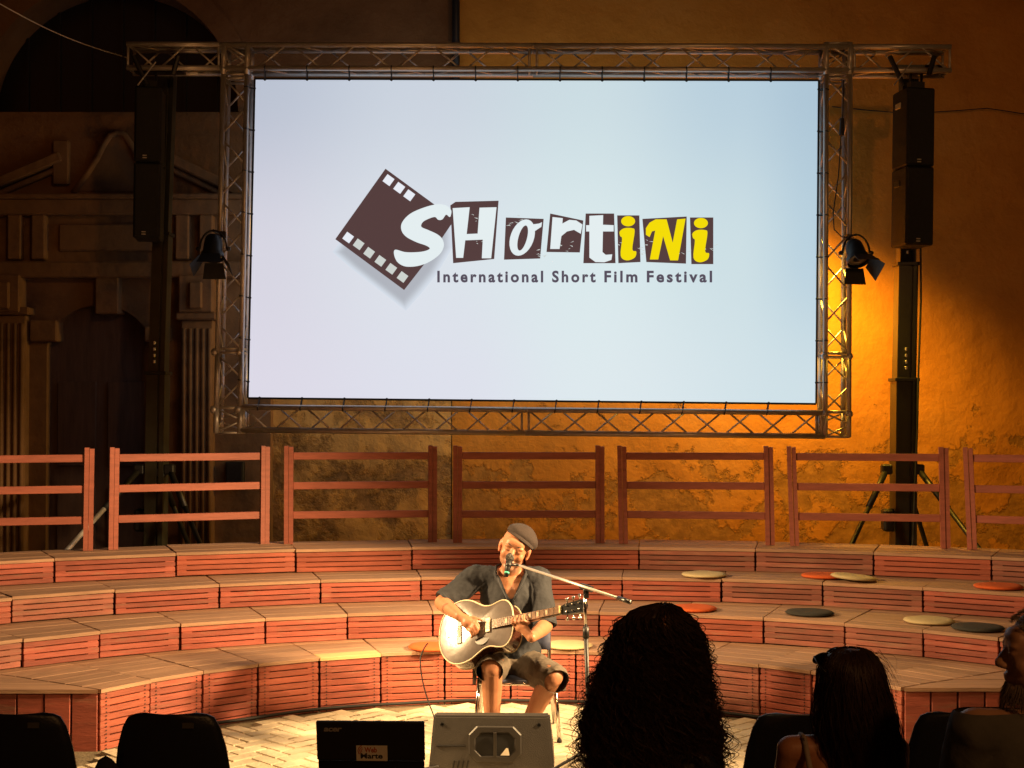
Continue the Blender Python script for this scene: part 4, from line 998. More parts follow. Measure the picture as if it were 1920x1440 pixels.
cable([(-.6, 7.5, .03), (-.5, 7.56, .035), (-.4, 7.6, .045)], .009, 'black cable between the laptop and the floor monitor')

# ================================================================== singer's chair
M['seatblue'] = pmat('blue_grey_plastic', (.06, .07, .12), .4, var=.1, bump=.1)
sp = Vector((0.03, 8.42, 0))
sch = empty('stacking_chair', sp, label='chrome-legged chair the singer sits on', cat='chair')
ob('seat', cbox(.42, .40, .018, 'seatblue', .006), sch, (0, .02, .378))
vs = []; fs = []
for j in range(7):
    for i in range(9): u = i / 4 - 1; vs.append((.21 * u, .24 + .05 * (j / 6) - .03 * (1 - u * u) * -1 - .03, .50 + .30 * j / 6))
for j in range(6):
    for i in range(8): a = j * 9 + i; fs.append((a, a + 1, a + 10, a + 9))
me = MB().add(vs, fs).mesh('backrest', 'seatblue', True); bm = bmesh.new(); bm.from_mesh(me); bmesh.ops.solidify(bm, geom=bm.faces[:], thickness=.01); bm.to_mesh(me); bm.free()
ob('backrest', me, sch)
for sx in (-1, 1):
    ob('leg', MB().tube([(.225 * sx, -.16, .40), (.25 * sx, -.2, .025)], .012, 10).mesh('leg', 'chrome', True), sch)
    ob('leg', MB().tube([(.20 * sx, .26, .80), (.20 * sx, .22, .42), (.235 * sx, .30, .025)], .012, 10).mesh('leg', 'chrome', True), sch)
    ob('leg_tip', MB().lathe([(.015, 0), (.015, .02)], 8, Matrix.Translation((.25 * sx, -.2, .022))).mesh('leg_tip', 'rubber'), sch)
    ob('side_rail', MB().tube([(.225 * sx, -.16, .365), (.205 * sx, .23, .365)], .010, 8).mesh('side_rail', 'chrome', True), sch)
ob('front_rail', MB().tube([(-.225, -.17, .366), (.225, -.17, .366)], .011, 8).mesh('front_rail', 'chrome', True), sch)

# ================================================================== microphone and boom stand
ms_top = at(1096, 1104, 7.60); ms_base = Vector((ms_top.x + .03, 7.61, 0.022))
st = empty('microphone_stand', ms_base, label='microphone boom stand with chrome tubes beside the guitar head', cat='stand')
Rl = lambda p: Vector(p) - st.location
mid = Rl(ms_top).lerp(Vector((0, 0, 0)), .24)
ob('upper_tube', MB().tube([mid, Rl(ms_top)], .009, 10).mesh('upper_tube', 'chrome', True), st)
ob('lower_tube', MB().tube([Vector((0, 0, .04)), mid], .0125, 10).mesh('lower_tube', 'black', True), st)
ob('height_clutch', MB().tube([mid - Vector((0, 0, .03)), mid + Vector((0, 0, .03))], .018, 10).mesh('height_clutch', 'black', True), st)
for k in range(3):
    a = D2R(90 + 120 * k); ob('tripod_leg', MB().tube([(0, 0, .12), (.3 * math.cos(a), .3 * math.sin(a), .012)], .009, 8).mesh('tripod_leg', 'black', True), st)
b0, b1 = at(970, 1059, 8.08), at(1182, 1129, 7.28)
ob('boom_tube', MB().tube([Rl(b0), Rl(b1)], .0075, 10).mesh('boom_tube', 'alu', True), st)
d = (b1 - b0).normalized()
ob('counterweight', MB().tube([Rl(b1 - d * .10), Rl(b1)], .0125, 10).mesh('counterweight', 'steel', True), st)
bc = Rl(at(1100, 1102, 7.59))
ob('boom_clutch', MB().tube([bc - d * .045, bc + d * .045], .017, 10).box(bc - Vector((0, 0, .03)), (.022, .03, .05)).mesh('boom_clutch', 'black'), st)
mtop, mbot = at(956, 1046, 8.08), at(950, 1075, 8.04)
ob('mic_clip', MB().tube([Rl(b0), Rl(mtop.lerp(mbot, .45))], .009, 8).tube([Rl(mtop.lerp(mbot, .3)), Rl(mtop.lerp(mbot, .6))], .018, 10).mesh('mic_clip', 'black', True), st)
mic = empty('microphone', mtop, label='black handheld microphone with a green ring at the singer\'s mouth', cat='microphone')
dm = (mbot - mtop).normalized()
ob('handle', MB().tube([dm * .02, dm * .05, dm * .115], [.0195, .0165, .0125], 14).mesh('handle', 'black', True), mic)
ob('grille', MB().ball((0, 0, 0), (.026, .026, .029)).mesh('grille', pmat('mic_mesh', (.06, .055, .05), .35, metal=.7, var=.3, scale=200, bump=.6, bscale=300), True), mic)
ob('colour_ring', MB().tube([dm * .088, dm * .098], [.0152, .0148], 14).mesh('colour_ring', pmat('green_ring', (.08, .5, .36), .4, var=.05, bump=0), True), mic)

# ================================================================== guitar
gn = Vector((-.49, -.75, .44)).normalized()
gu = Vector((.86, -.46, .27)); gu = (gu - gn * gu.dot(gn)).normalized(); gv = gn.cross(gu)
if gv.z < 0: gv = -gv
GC = at(864, 1185, 8.10)                                         # bridge
gk = .94
GM = Matrix(((gu.x, gv.x, gn.x, 0), (gu.y, gv.y, gn.y, 0), (gu.z, gv.z, gn.z, 0), (0, 0, 0, 1))) @ Matrix.Scale(gk, 4)
gt = empty('acoustic_guitar', GC, label='glossy dark acoustic guitar with pale binding in the singer\'s hands', cat='guitar')
G = lambda x, y, z: (GM @ Vector((x, y, z)))
half = [(-.155, 0), (-.150, .06), (-.125, .128), (-.07, .186), (.0, .205), (.07, .193), (.125, .162), (.17, .138), (.215, .132), (.26, .144), (.30, .150), (.335, .135), (.362, .095), (.372, .045), (.374, 0)]
def spl(pts, n=6):
    out = []
    for i in range(len(pts) - 1):
        p0, p1, p2, p3 = (Vector(pts[max(0, min(len(pts) - 1, i + j))]) for j in (-1, 0, 1, 2))
        for k in range(n): t = k / n; out.append(0.5 * ((2 * p1) + (p2 - p0) * t + (2 * p0 - 5 * p1 + 4 * p2 - p3) * t * t + (3 * p1 - p0 - 3 * p2 + p3) * t ** 3))
    return out + [Vector(pts[-1])]
up = spl(half); outl = [(p.x, p.y) for p in up] + [(p.x, -p.y) for p in up[-2:0:-1]]
no = len(outl); gc = (.10, 0)
vs = []; ks = [1.0, .97, .85, .65, .4, .15]
for k in ks:
    for x, y in outl: vs.append(G(gc[0] + (x - gc[0]) * k, gc[1] + (y - gc[1]) * k, .016 * (1 - k * k)))
fs = [(i * no + j, i * no + (j + 1) % no, (i + 1) * no + (j + 1) % no, (i + 1) * no + j) for i in range(len(ks) - 1) for j in range(no)]
fs.append(tuple((len(ks) - 1) * no + j for j in range(no)))
M['gtop'] = pmat('lacquered_black_top', (.11, .09, .082), .20, var=.5, scale=5, stretch=(1, 1, 1), bump=.16, bscale=9, spec=1.0, coat=.5)
M['gside'] = pmat('lacquered_dark_side', (.05, .018, .012), .12, var=.3, scale=6, bump=.0, coat=1.0)
M['cream'] = pmat('cream_binding', (.6, .5, .33), .35, var=.05, bump=0); M['rosew'] = pmat('rosewood', (.10, .05, .03), .35, var=.2, scale=12, bump=.1)
ob('soundboard', MB().add(vs, fs).mesh('soundboard', 'gtop', True), gt)
vs = [G(x, y, 0) for x, y in outl] + [G(x, y, -.055) for x, y in outl] + [G(x, y, -.11) for x, y in outl]
fs = [(i * no + j, i * no + (j + 1) % no, (i + 1) * no + (j + 1) % no, (i + 1) * no + j) for i in range(2) for j in range(no)] + [tuple(range(2 * no, 3 * no))]
me = MB().add(vs, fs).mesh('body_side', 'gside'); smooth_by_angle(me, 40); ob('body_side', me, gt)
for z in (0.0005, -.11): ob('binding', MB().tube([G(x, y, z) for x, y in outl] + [G(*outl[0], z)], .0042, 6).mesh('binding', 'cream', True), gt)
ob('sound_hole', MB().add([G(.165 + .05 * math.cos(t * math.pi / 14), .05 * math.sin(t * math.pi / 14), .0108) for t in range(28)], [tuple(range(28))]).mesh('sound_hole', 'hole'), gt)
ob('rosette', MB().tube([G(.165 + .058 * math.cos(t * math.pi / 14), .058 * math.sin(t * math.pi / 14), .0098) for t in range(29)], .0026, 5).mesh('rosette', 'cream', True), gt)
pg = spl([(.10, -.012), (.105, -.06), (.12, -.10), (.165, -.115), (.205, -.09), (.222, -.045), (.21, -.03), (.19, -.055), (.165, -.062), (.135, -.05), (.115, -.025)], 3)
ob('pickguard', MB().prism([G(p.x, p.y, .0095) for p in pg], G(0, 0, .002)).mesh('pickguard', 'black_gloss'), gt)
def gbox(x, y, z, sx, sy, sz): return MB().box(G(x, y, z), (sx, sy, sz), GM.to_3x3())
br = ob('bridge', gbox(.0, 0, .015, .032, .16, .011).mesh('bridge', 'rosew'), gt)
ob('saddle', gbox(.004, 0, .022, .004, .08, .007).mesh('saddle', 'cream'), br)
for k in range(6): ob('bridge_pin', MB().ball(G(-.008, -.03 + k * .012, .022), (.0035,) * 3, None, 6, 5).mesh('bridge_pin', 'cream'), br)
ob('pickup', gbox(.205, 0, .017, .028, .088, .014).mesh('pickup', 'cream'), gt)
ob('tailpiece', gbox(-.065, -.01, .013, .05, .022, .006).mesh('tailpiece', 'alu'), gt)
ob('neck', MB().cone(G(.30, 0, -.012), .027, G(.70, 0, -.006), .022, 10).mesh('neck', 'gside', True), gt)
M['fretb'] = pmat('worn_fretboard', (.22, .12, .07), .22, var=.2, scale=14, bump=.05, coat=.5)
ob('fretboard', MB().add([G(.235, -.028, .012), G(.70, -.0215, .016), G(.70, .0215, .016), G(.235, .028, .012), G(.235, -.028, .021), G(.70, -.0215, .022), G(.70, .0215, .022), G(.235, .028, .021)],
   [(3, 2, 1, 0), (4, 5, 6, 7), (0, 1, 5, 4), (1, 2, 6, 5), (2, 3, 7, 6), (3, 0, 4, 7)]).mesh('fretboard', 'fretb'), gt)
L0 = .70
for k in range(1, 19):
    x = L0 - .645 * (1 - 2 ** (-k / 12)); hw = .028 - (x - .235) / .465 * .0065
    ob('fret', gbox(x, 0, .0225, .0028, hw * 2, .002).mesh('fret', 'chrome'), gt)
    if k in (3, 5, 7, 9, 12, 15): x2 = L0 - .645 * (1 - 2 ** (-(k - .5) / 12)); ob('inlay', gbox(x2, 0, .0222, .013, hw * 1.1, .0012).mesh('inlay', 'cream'), gt)
ob('nut', gbox(.703, 0, .022, .007, .046, .012).mesh('nut', pmat('nut_bone', (.75, .65, .3), .3, var=.05, bump=0)), gt)
hs = ob('headstock', MB().prism([G(x, y, -.004) for x, y in ((.706, -.023), (.73, -.033), (.86, -.042), (.875, -.02), (.88, 0), (.875, .02), (.86, .042), (.73, .033), (.706, .023))], G(0, 0, .016)).mesh('headstock', 'black_gloss'), gt)
for s in (-1, 1):
    for k in range(3):
        x = .745 + k * .042; y0 = .036 + .004 * k
        ob('tuning_peg', MB().tube([G(x, s * y0, .004), G(x, s * (y0 + .018), .004)], .0035, 6).ball(G(x, s * (y0 + .026), .004), (.011, .011, .011), None, 8, 6).mesh('tuning_peg', 'chrome', True), hs)
        ob('string_post', MB().tube([G(x, s * .02, .01), G(x, s * .02, .026)], .0045, 8).mesh('string_post', 'chrome', True), hs)
for k in range(6): ob('string', MB().tube([G(-.005, -.027 + k * .0108, .0265), G(.705, -.018 + k * .0072, .0285)], .0007, 4).mesh('string', 'chrome'), gt)

# ================================================================== people
def frame(fwd, up):
    f = Vector(fwd).normalized(); u = Vector(up); u = (u - f * u.dot(f)).normalized(); r = f.cross(u)
    return Matrix(((r.x, f.x, u.x), (r.y, f.y, u.y), (r.z, f.z, u.z)))       # columns: right, forward, up
def head_parts(mb, c, R, s=1.0, nose=1.0, chin=1.0, jaw=1.0):
    """skull, face and ears as overlapping solids; c is the head's centre, columns of R = right, forward, up"""
    c = Vector(c); q = lambda x, y, z: c + R @ (Vector((x, y, z)) * s)
    e = lambda p, r: mb.ball(q(*p), tuple(x * s for x in r), R)
    e((0, -.012, .035), (.077, .097, .085)); e((0, .035, -.005), (.066, .062, .085)); e((0, .03, -.05), (.063 * jaw, .060, .052))
    e((0, .062, -.088 * 1), (.032 * chin, .03, .026)); e((0, .07, .045), (.055, .03, .035))
    for sx in (-1, 1):
        e((.031 * sx, .083, .028), (.024, .016, .010)); e((.036 * sx, .060, -.022), (.028, .028, .030)); e((.040 * sx, .015, -.055), (.020, .045, .032))
        e((.079 * sx, -.004, .0), (.010, .022, .034)); e((.076 * sx, .006, -.028), (.008, .012, .014))
        e((.030 * sx, .086, .010), (.015, .012, .010))
    mb.cone(q(0, .088, .022), .010 * s, q(0, .112 * nose, -.022), .0145 * s, 10)
    e((.011, .102, -.03), (.010, .010, .008)); e((-.011, .102, -.03), (.010, .010, .008))
    e((0, .088, -.053), (.026, .014, .007)); e((0, .086, -.066), (.023, .013, .008))
def hand(mb, wrist, palm_c, fingers, thumb, rp=.026):
    mb.cone(wrist, .026, palm_c, rp + .004, 10)
    for ch_ in fingers + [thumb]:
        for i in range(len(ch_) - 1): mb.cone(ch_[i], .0098 - .0009 * i, ch_[i + 1], .0092 - .0009 * i, 8)

# ------------------------------------------------------------------ the singer
pel = at(957, 1238, 8.52); chest = at(957, 1120, 8.45); nb = at(957, 1072, 8.44)
shR, shL = at(892, 1084, 8.45), at(1010, 1086, 8.44)
elR, elL = at(829, 1130, 8.34), at(1022, 1174, 8.28)
hipR, hipL = at(925, 1248, 8.50), at(985, 1248, 8.50)
knR, knL = at(922, 1248, 8.04), at(1036, 1268, 8.08)
anR, anL = at(923, 1378, 8.14), at(982, 1372, 8.30)
hc = at(965, 1029, 8.36)
HR = frame((-.14, -1, -.12), (.33, 0.0, 1))
# right hand strums over the sound hole, left hand on the neck
sh_c = GC + G(.095, .030, .055); wR = GC + G(.03, .075, .075)
fx = .44; lh_c = GC + G(fx, -.052, .020); wL = GC + G(fx + .05, -.125, -.012)
body = MB()
body.ball(pel + Vector((0, 0, .03)), (.175, .125, .12)); body.cone(pel + Vector((0, 0, .1)), .135, chest, .145); body.ball(chest + Vector((0, 0, .01)), (.175, .118, .16)); body.ball(pel + Vector((0, -.06, .16)), (.14, .10, .12))
body.cone(chest + Vector((0, 0, .10)), .10, nb, .066); body.cone(nb - Vector((0, 0, .02)), .062, hc - HR @ Vector((0, .015, .05)), .056)
body.cone(nb - Vector((0, .0, .035)), .06, shR, .062); body.cone(nb - Vector((0, 0, .035)), .06, shL, .062)
for s_, e_, w_ in ((shR, elR, wR), (shL, elL, wL)):
    body.cone(s_, .06, e_, .047); body.cone(e_, .046, e_.lerp(w_, .35), .045); body.cone(e_.lerp(w_, .35), .045, w_, .029)
for h_, k_, a_ in ((hipR, knR, anR), (hipL, knL, anL)):
    body.cone(h_, .092, k_, .064); body.cone(k_, .060, k_.lerp(a_, .32) + Vector((0, .02, 0)), .060); body.cone(k_.lerp(a_, .32) + Vector((0, .02, 0)), .060, a_, .037)
    body.ball(k_ + Vector((0, -.028, -.01)), (.045, .036, .05))
    body.cone(a_, .036, a_ + Vector((.0, -.02, -.03)), .038); body.cone(a_ + Vector((0, .02, -.05)), .034, a_ + Vector((-.01, -.16, -.055)), .03)
head_parts(body, hc, HR, 1.13, 1.0)
pr = lambda x, y, z: GC + G(x, y, z)
hand(body, wR, sh_c, [[pr(.11, .035, .056), pr(.145, .02, .06), pr(.158, -.008, .046), pr(.152, -.026, .034)], [pr(.105, .015, .06), pr(.14, -.002, .066), pr(.150, -.03, .05), pr(.142, -.046, .036)],
     [pr(.095, -.002, .06), pr(.125, -.02, .066), pr(.134, -.046, .05), pr(.124, -.06, .036)], [pr(.082, -.016, .056), pr(.105, -.034, .06), pr(.112, -.056, .046), pr(.10, -.068, .036)]],
     [pr(.09, .05, .06), pr(.125, .052, .062), pr(.160, .036, .05), pr(.178, .026, .042)])
body.ball(pr(.085, .022, .058), (.036, .03, .034))
fl = []
for k in range(4):
    x = fx - .04 + k * .026; b_ = pr(x + .006 * k, -.046, .026)
    fl.append([b_, pr(x, -.040, .058), pr(x - .004, -.018 + .004 * k, .062 - .004 * k), pr(x - .006, .004 + .006 * (k % 2), .036)])
hand(body, wL, lh_c, fl, [pr(fx - .01, -.05, .004), pr(fx - .03, -.035, -.030), pr(fx - .035, .0, -.045), pr(fx - .035, .03, -.040)])
body.ball(pr(fx + .002, -.062, .018), (.044, .03, .03), GM.to_3x3())
me = fuse(body, 'body', 'skin', .0052, 4)
HRi = HR.transposed()
SK = (.38, .165, .085)
def singer_skin(p):
    q = (HRi @ (p - hc)) / 1.115
    col = Vector(SK)
    if q.length < .16:
        n = noise.noise(p * 60) * .5 + .5
        beard = max(0, min(1, (-.035 - q.z) / .02)) * max(0, min(1, (q.y + .02) / .03)) if q.z > -.125 else 0
        if -.050 < q.z < -.036 and abs(q.x) < .035 and q.y > .07: beard = .8
        col = col.lerp(Vector((.20, .13, .10)), beard * (.35 + .35 * n))
        if abs(q.z + .0595) < .008 and abs(q.x) < .024 and q.y > .08: col = Vector((.30, .09, .07))
        if abs(q.x) > .07 and abs(q.z) < .04: col = col.lerp(Vector((.55, .2, .12)), .5)
    q2 = (p - elR.lerp(wR, .42)); tat = noise.noise(p * 38)
    if q2.length < .05 and tat > .12 and p.y < elR.lerp(wR, .42).y: col = col * .55
    return col
paint(me, singer_skin)
singer = empty('person', (pel.x, pel.y, .0), label='seated man in dark shirt, shorts and brown cap singing and playing guitar', cat='person')
def child(name, me_, par): o = ob(name, me_, par); o.location = -par.location; return o
child('body', me, singer)
hq = lambda x, y, z: hc + HR @ (Vector((x, y, z)) * 1.115)
for sx in (-1, 1):
    child('eyebrow', MB().tube([hq(.014 * sx, .0995, .035), hq(.03 * sx, .0965, .042), hq(.05 * sx, .080, .038)], [.0022, .0032, .0016], 6).mesh('eyebrow', pmat('brow_hair', (.05, .028, .02), .7, var=.2, bump=0), True), singer)
    child('eyelashes', MB().tube([hq(.018 * sx, .0965, .010), hq(.031 * sx, .0985, .006), hq(.045 * sx, .089, .009)], .0014, 5).mesh('eyelashes', pmat('lash_line', (.08, .03, .02), .7, var=.2, bump=0), True), singer)
child('mouth_opening', MB().ball(hq(0, .0985, -.0595), (.018, .006, .005), HR, 12, 6).mesh('mouth_opening', pmat('dark_mouth', (.05, .012, .01), .5, bump=0), True), singer)
# cap
cp = MB(); cR = HR @ Euler((D2R(20), D2R(-19), 0)).to_matrix()
cc = hq(-.012, -.024, .046)
for j in range(10):
    t = j / 9 * math.pi * .52
    for k in range(28):
        a = 2 * math.pi * k / 28; rr = (.089 + .010 * math.exp(-((t - 1.25) / .35) ** 2))
        p = Vector((rr * math.sin(t) * math.cos(a), (rr + .022) * math.sin(t) * math.sin(a) - .006, .082 * math.cos(t) * (1 - .22 * max(0, math.sin(a)) * math.sin(t)) + .012))
        cp.v.append(cc + cR @ (p * 1.1))
for j in range(9):
    for k in range(28): cp.f.append((j * 28 + k, j * 28 + (k + 1) % 28, (j + 1) * 28 + (k + 1) % 28, (j + 1) * 28 + k))
capme = cp.mesh('cap', 'cap', True); wrinkle(capme, .0022, 22); capo = child('cap', capme, singer)
bp = []
for k in range(15):
    a = D2R(25 + 130 * k / 14); bp.append((cc + cR @ (1.1 * Vector((.091 * math.cos(a), .112 * math.sin(a) - .004, .006))), cc + cR @ (1.1 * Vector((.094 * math.cos(a), (.122) * math.sin(a), -.004 - .006 * math.sin(a))))))
bm_ = MB().add([x for p in bp for x in p] + [x + cR @ Vector((0, 0, .006)) for p in bp for x in p], [(2 * i, 2 * i + 1, 2 * i + 3, 2 * i + 2) for i in range(14)] + [(30 + 2 * i + 2, 30 + 2 * i + 3, 30 + 2 * i + 1, 30 + 2 * i) for i in range(14)] + [(2 * i + 1, 31 + 2 * i, 33 + 2 * i, 2 * i + 3) for i in range(14)])
child('peak', bm_.mesh('peak', 'cap', True), singer)
# shirt
sm = MB()
sm.ball(pel + Vector((0, 0, .05)), (.195, .15, .11)); sm.cone(pel + Vector((0, 0, .09)), .158, chest, .162); sm.ball(chest + Vector((0, 0, .01)), (.192, .135, .168)); sm.ball(pel + Vector((0, -.06, .16)), (.158, .12, .13))
sm.cone(chest + Vector((0, 0, .09)), .115, nb - Vector((0, 0, .03)), .08)
for s_, e_, k_ in ((shR, elR, 1.0), (shL, elL, 1.0)):
    sm.cone(nb - Vector((0, 0, .045)), .07, s_, .076); sm.cone(s_, .077, e_.lerp(s_, .10), .068); sm.cone(e_.lerp(s_, .10), .068, e_ + (e_ - s_).normalized() * .09, .066)
me = fuse(sm, 'shirt', 'shirt', .0075, 5)
dR, dL = (elR - shR).normalized(), (elL - shL).normalized()
fit_cut(me, [])
def cut_region(me, test):
    bm = bmesh.new(); bm.from_mesh(me)
    dl = [f for f in bm.faces if test(f.calc_center_median())]
    bmesh.ops.delete(bm, geom=dl, context='FACES')
    for _ in range(9):
        mv = []
        for v in bm.verts:
            be = [e.other_vert(v) for e in v.link_edges if e.is_boundary]
            if len(be) == 2: mv.append((v, v.co.lerp((be[0].co + be[1].co) / 2, .6)))
        for v, p_ in mv: v.co = p_
    bm.to_mesh(me); bm.free(); me.update()
eR, eL = elR - dR * .005, elL + dL * .0
vtop, vbot = nb.z - .02, nb.z - .15
def shirt_gone(p):
    if (p - eR).dot(dR) > 0 and (p - eR).length < .2: return True
    if (p - eL).dot(dL) > 0 and (p - eL).length < .2 and p.x > .12: return True
    if p.y < chest.y - .02:
        t = (p.z - vbot) / (vtop - vbot)
        if 0 < t < 1.6 and abs(p.x - (nb.x + .004)) < .010 + .058 * min(t, 1.05): return True
    if p.z > nb.z - .012 and abs(p.x - nb.x) < .085: return True
    return False
wrinkle(me, .0085, 9.0, (1, .6, .55)); wrinkle(me, .0035, 24.0, (1, 1, .7))
cut_region(me, shirt_gone)
child('shirt', me, singer)
# rolled sleeve cuffs, collar, buttons
for e_, d_, r_ in ((eR, dR, .068), (eL, dL, .067)):
    a_ = d_.cross(Vector((0, 0, 1))).normalized(); b_ = d_.cross(a_)
    child('cuff', MB().tube([e_ - d_ * .012 + (a_ * math.cos(t * math.pi / 12) + b_ * math.sin(t * math.pi / 12)) * (r_ - .006) for t in range(25)], .011, 7, False).mesh('cuff', 'shirt', True), singer)
yc = chest.y
for sx in (-1, 1):
    pts = [nb + Vector((sx * .012, -.155, -.165)), nb + Vector((sx * .035, -.15, -.11)), nb + Vector((sx * .062, -.125, -.055)), nb + Vector((sx * .080, -.07, -.005)), nb + Vector((sx * .078, .01, .03)), nb + Vector((sx * .03, .06, .045))]
    wid = [.006, .014, .022, .026, .026, .024]
    vs = []
    for p, wq in zip(pts, wid): vs += [p, p + Vector((sx * wq * .9, -.004, -wq * .2)), p + Vector((sx * wq * .5, -.012, wq * .4))]
    fs = [(i * 3 + j, i * 3 + (j + 1) % 3, (i + 1) * 3 + (j + 1) % 3, (i + 1) * 3 + j) for i in range(5) for j in range(3)]
    child('collar', MB().add(vs, fs + [(0, 1, 2), (15, 17, 16)]).mesh('collar', 'shirt', True), singer)
for k in range(3): child('button', MB().lathe([(.0055, 0), (.0055, .003)], 8, Matrix.Translation(chest + Vector((.006 + .004 * k, -.156 - .004 * k, -.03 - k * .075 + .02))) @ Matrix.Rotation(math.pi / 2, 4, 'X')).mesh('button', 'cream'), singer)
# shorts
sm = MB(); sm.ball(pel + Vector((0, 0, .0)), (.20, .15, .11))
hemR, hemL = knR + Vector((0, -.045, -.01)), knL + Vector((.0, -.035, -.005))
for h_, k_, o_ in ((hipR, knR, -.012), (hipL, knL, .012)):
    dk = (k_ - h_).normalized(); sm.cone(h_ + Vector((0, 0, -.005)), .112, k_ + Vector((o_, 0, -.012)), .080); sm.cone(k_ + Vector((o_, 0, -.012)), .080, k_ + dk * .08 + Vector((o_ * .8, 0, -.045)), .074)
me = fuse(sm, 'shorts', 'shorts', .0075, 5); wrinkle(me, .009, 8.0, (1, .5, 1)); wrinkle(me, .003, 26)
kR = (knR - hipR).normalized(); kL = (knL - hipL).normalized()
def gone(p):
    for k_, d_ in ((knR, kR), (knL, kL)):
        q = p - k_
        dd = Vector((d_.x, d_.y, -.45)).normalized()
        if abs(q.x) < .16 and q.dot(dd) > .045 and abs(p.x - k_.x) < .13: return True
    return False
cut_region(me, gone); child('shorts', me, singer)
for h_, k_, sx in ((hipR, knR, -1), (hipL, knL, 1)):
    c_ = h_.lerp(k_, .62) + Vector((sx * .105, 0, -.03)); d_ = (k_ - h_).normalized()
    rz_ = Matrix.Rotation(math.atan2(-d_.x, d_.y) + math.pi, 3, 'Z')
    child('cargo_pocket', MB().box(c_, (.02, .15, .13), rz_).mesh('cargo_pocket', 'shorts'), singer)
for a_ in (anR, anL):
    f_ = Vector((a_.x, a_.y, .024)); shoe = MB().cone(f_ + Vector((0, .05, .036)), .036, f_ + Vector((-.006, -.15, .034)), .036).cone(f_ + Vector((0, .04, .07)), .04, f_ + Vector((0, -.06, .055)), .04)
    sme = fuse(shoe, 'shoe', 'rubber', .008, 4); child('shoe', sme, singer)

# ------------------------------------------------------------------ listeners seen from behind
def strands(root_fn, n, mat, name, r0, seg, sides=3):
    vs = []; fs = []
    for i in range(n):
        pts = root_fn(i, seg)
        if not pts: continue
        mbk = MB().tube(pts, [r0 * (1 - .75 * k / (len(pts) - 1)) for k in range(len(pts))], sides, False); o_ = len(vs)
        vs += mbk.v; fs += [tuple(x + o_ for x in f) for f in mbk.f]
    me = bpy.data.meshes.new(name); me.from_pydata([tuple(v) for v in vs], [], fs); me.materials.append(M[mat])
    for p in me.polygons: p.use_smooth = True
    me.update(); return me
def env(prof, z):
    """prof: list of (z, centre x, half width) from the top down"""
    for (za, ca_, wa), (zb, cb, wb) in zip(prof, prof[1:]):
        if zb <= z <= za: t = (za - z) / (za - zb); t2 = t; return ca_ + (cb - ca_) * t2, wa + (wb - wa) * t2
    return (prof[0][1], prof[0][2]) if z > prof[0][0] else (prof[-1][1], prof[-1][2])
def make_prof(rows, Y): return [(at(0, y, Y).z, at((a + b) / 2, y, Y).x, (b - a) / 2 * Y / F_PX) for y, a, b in rows]
def hair_core(prof, Y, deep, k=.93):
    vs = []; fs = []; n = 24; m = len(prof)
    for z, cx_, w_ in prof:
        for i in range(n): a = 2 * math.pi * i / n; vs.append(Vector((cx_ + w_ * k * math.cos(a), Y + deep * w_ * k * math.sin(a), z - (.012 if z == prof[0][0] else 0))))
    for j in range(m - 1):
        for i in range(n): fs.append((j * n + i, (j + 1) * n + i, (j + 1) * n + (i + 1) % n, j * n + (i + 1) % n))
    fs.append(tuple(range(n))); fs.append(tuple((m - 1) * n + i for i in range(n - 1, -1, -1)))
    return MB().add(vs, fs)
def seated(Y, cx_, shz, shw, hc_, R_, skin=SK, neck=.05, name='person', label='', arm_r=.045, scale=1.0):
    """plain seated listener: hips on a chair, feet on the ground, arms in the lap"""
    root = empty('person', (cx_, Y, 0), label=label, cat='person')
    m = MB(); pe = Vector((cx_, Y + .02, .53)); chs = Vector((cx_, Y + .0, shz - .15)); n_ = Vector((cx_, Y + .0, shz + .02))
    m.ball(pe, (.17, .13, .11)); m.cone(pe + Vector((0, 0, .06)), .125, chs, .13); m.ball(chs, (shw - .045, .11, .16)); m.cone(chs + Vector((0, 0, .1)), .08, n_, neck + .008); m.cone(n_, neck, hc_ - R_ @ Vector((0, .015, .05)), neck)
    for sx in (-1, 1):
        s_ = Vector((cx_ + sx * (shw - arm_r), Y, shz - .035)); e_ = s_ + Vector((sx * .03, .08, -.28)); w_ = Vector((cx_ + sx * .10, Y + .33, .60))
        m.cone(n_ - Vector((0, 0, .05)), .05, s_, arm_r + .006); m.cone(s_, arm_r + .004, e_, arm_r - .004); m.cone(e_, arm_r - .004, w_, .027); hand(m, w_, w_ + Vector((-sx * .03, .06, -.01)), [[w_ + Vector((-sx * (.01 + .018 * q), .08, -.005)), w_ + Vector((-sx * (.012 + .018 * q), .115, -.01)), w_ + Vector((-sx * (.014 + .018 * q), .14, -.025))] for q in range(4)], [w_ + Vector((-sx * .045, .05, 0)), w_ + Vector((-sx * .07, .08, 0)), w_ + Vector((-sx * .075, .10, -.005))], .024)
        h_ = pe + Vector((sx * .09, 0, -.02)); k_ = Vector((cx_ + sx * .13, Y + .42, .50)); a_ = Vector((cx_ + sx * .13, Y + .40, .09))
        m.cone(h_, .085, k_, .06); m.cone(k_, .056, a_, .036); m.cone(a_ + Vector((0, -.02, -.04)), .035, a_ + Vector((0, .15, -.05)), .03)
    head_parts(m, hc_, R_, scale)
    return root, m, dict(pe=pe, chs=chs, n=n_, shz=shz, shw=shw, cx=cx_, Y=Y)
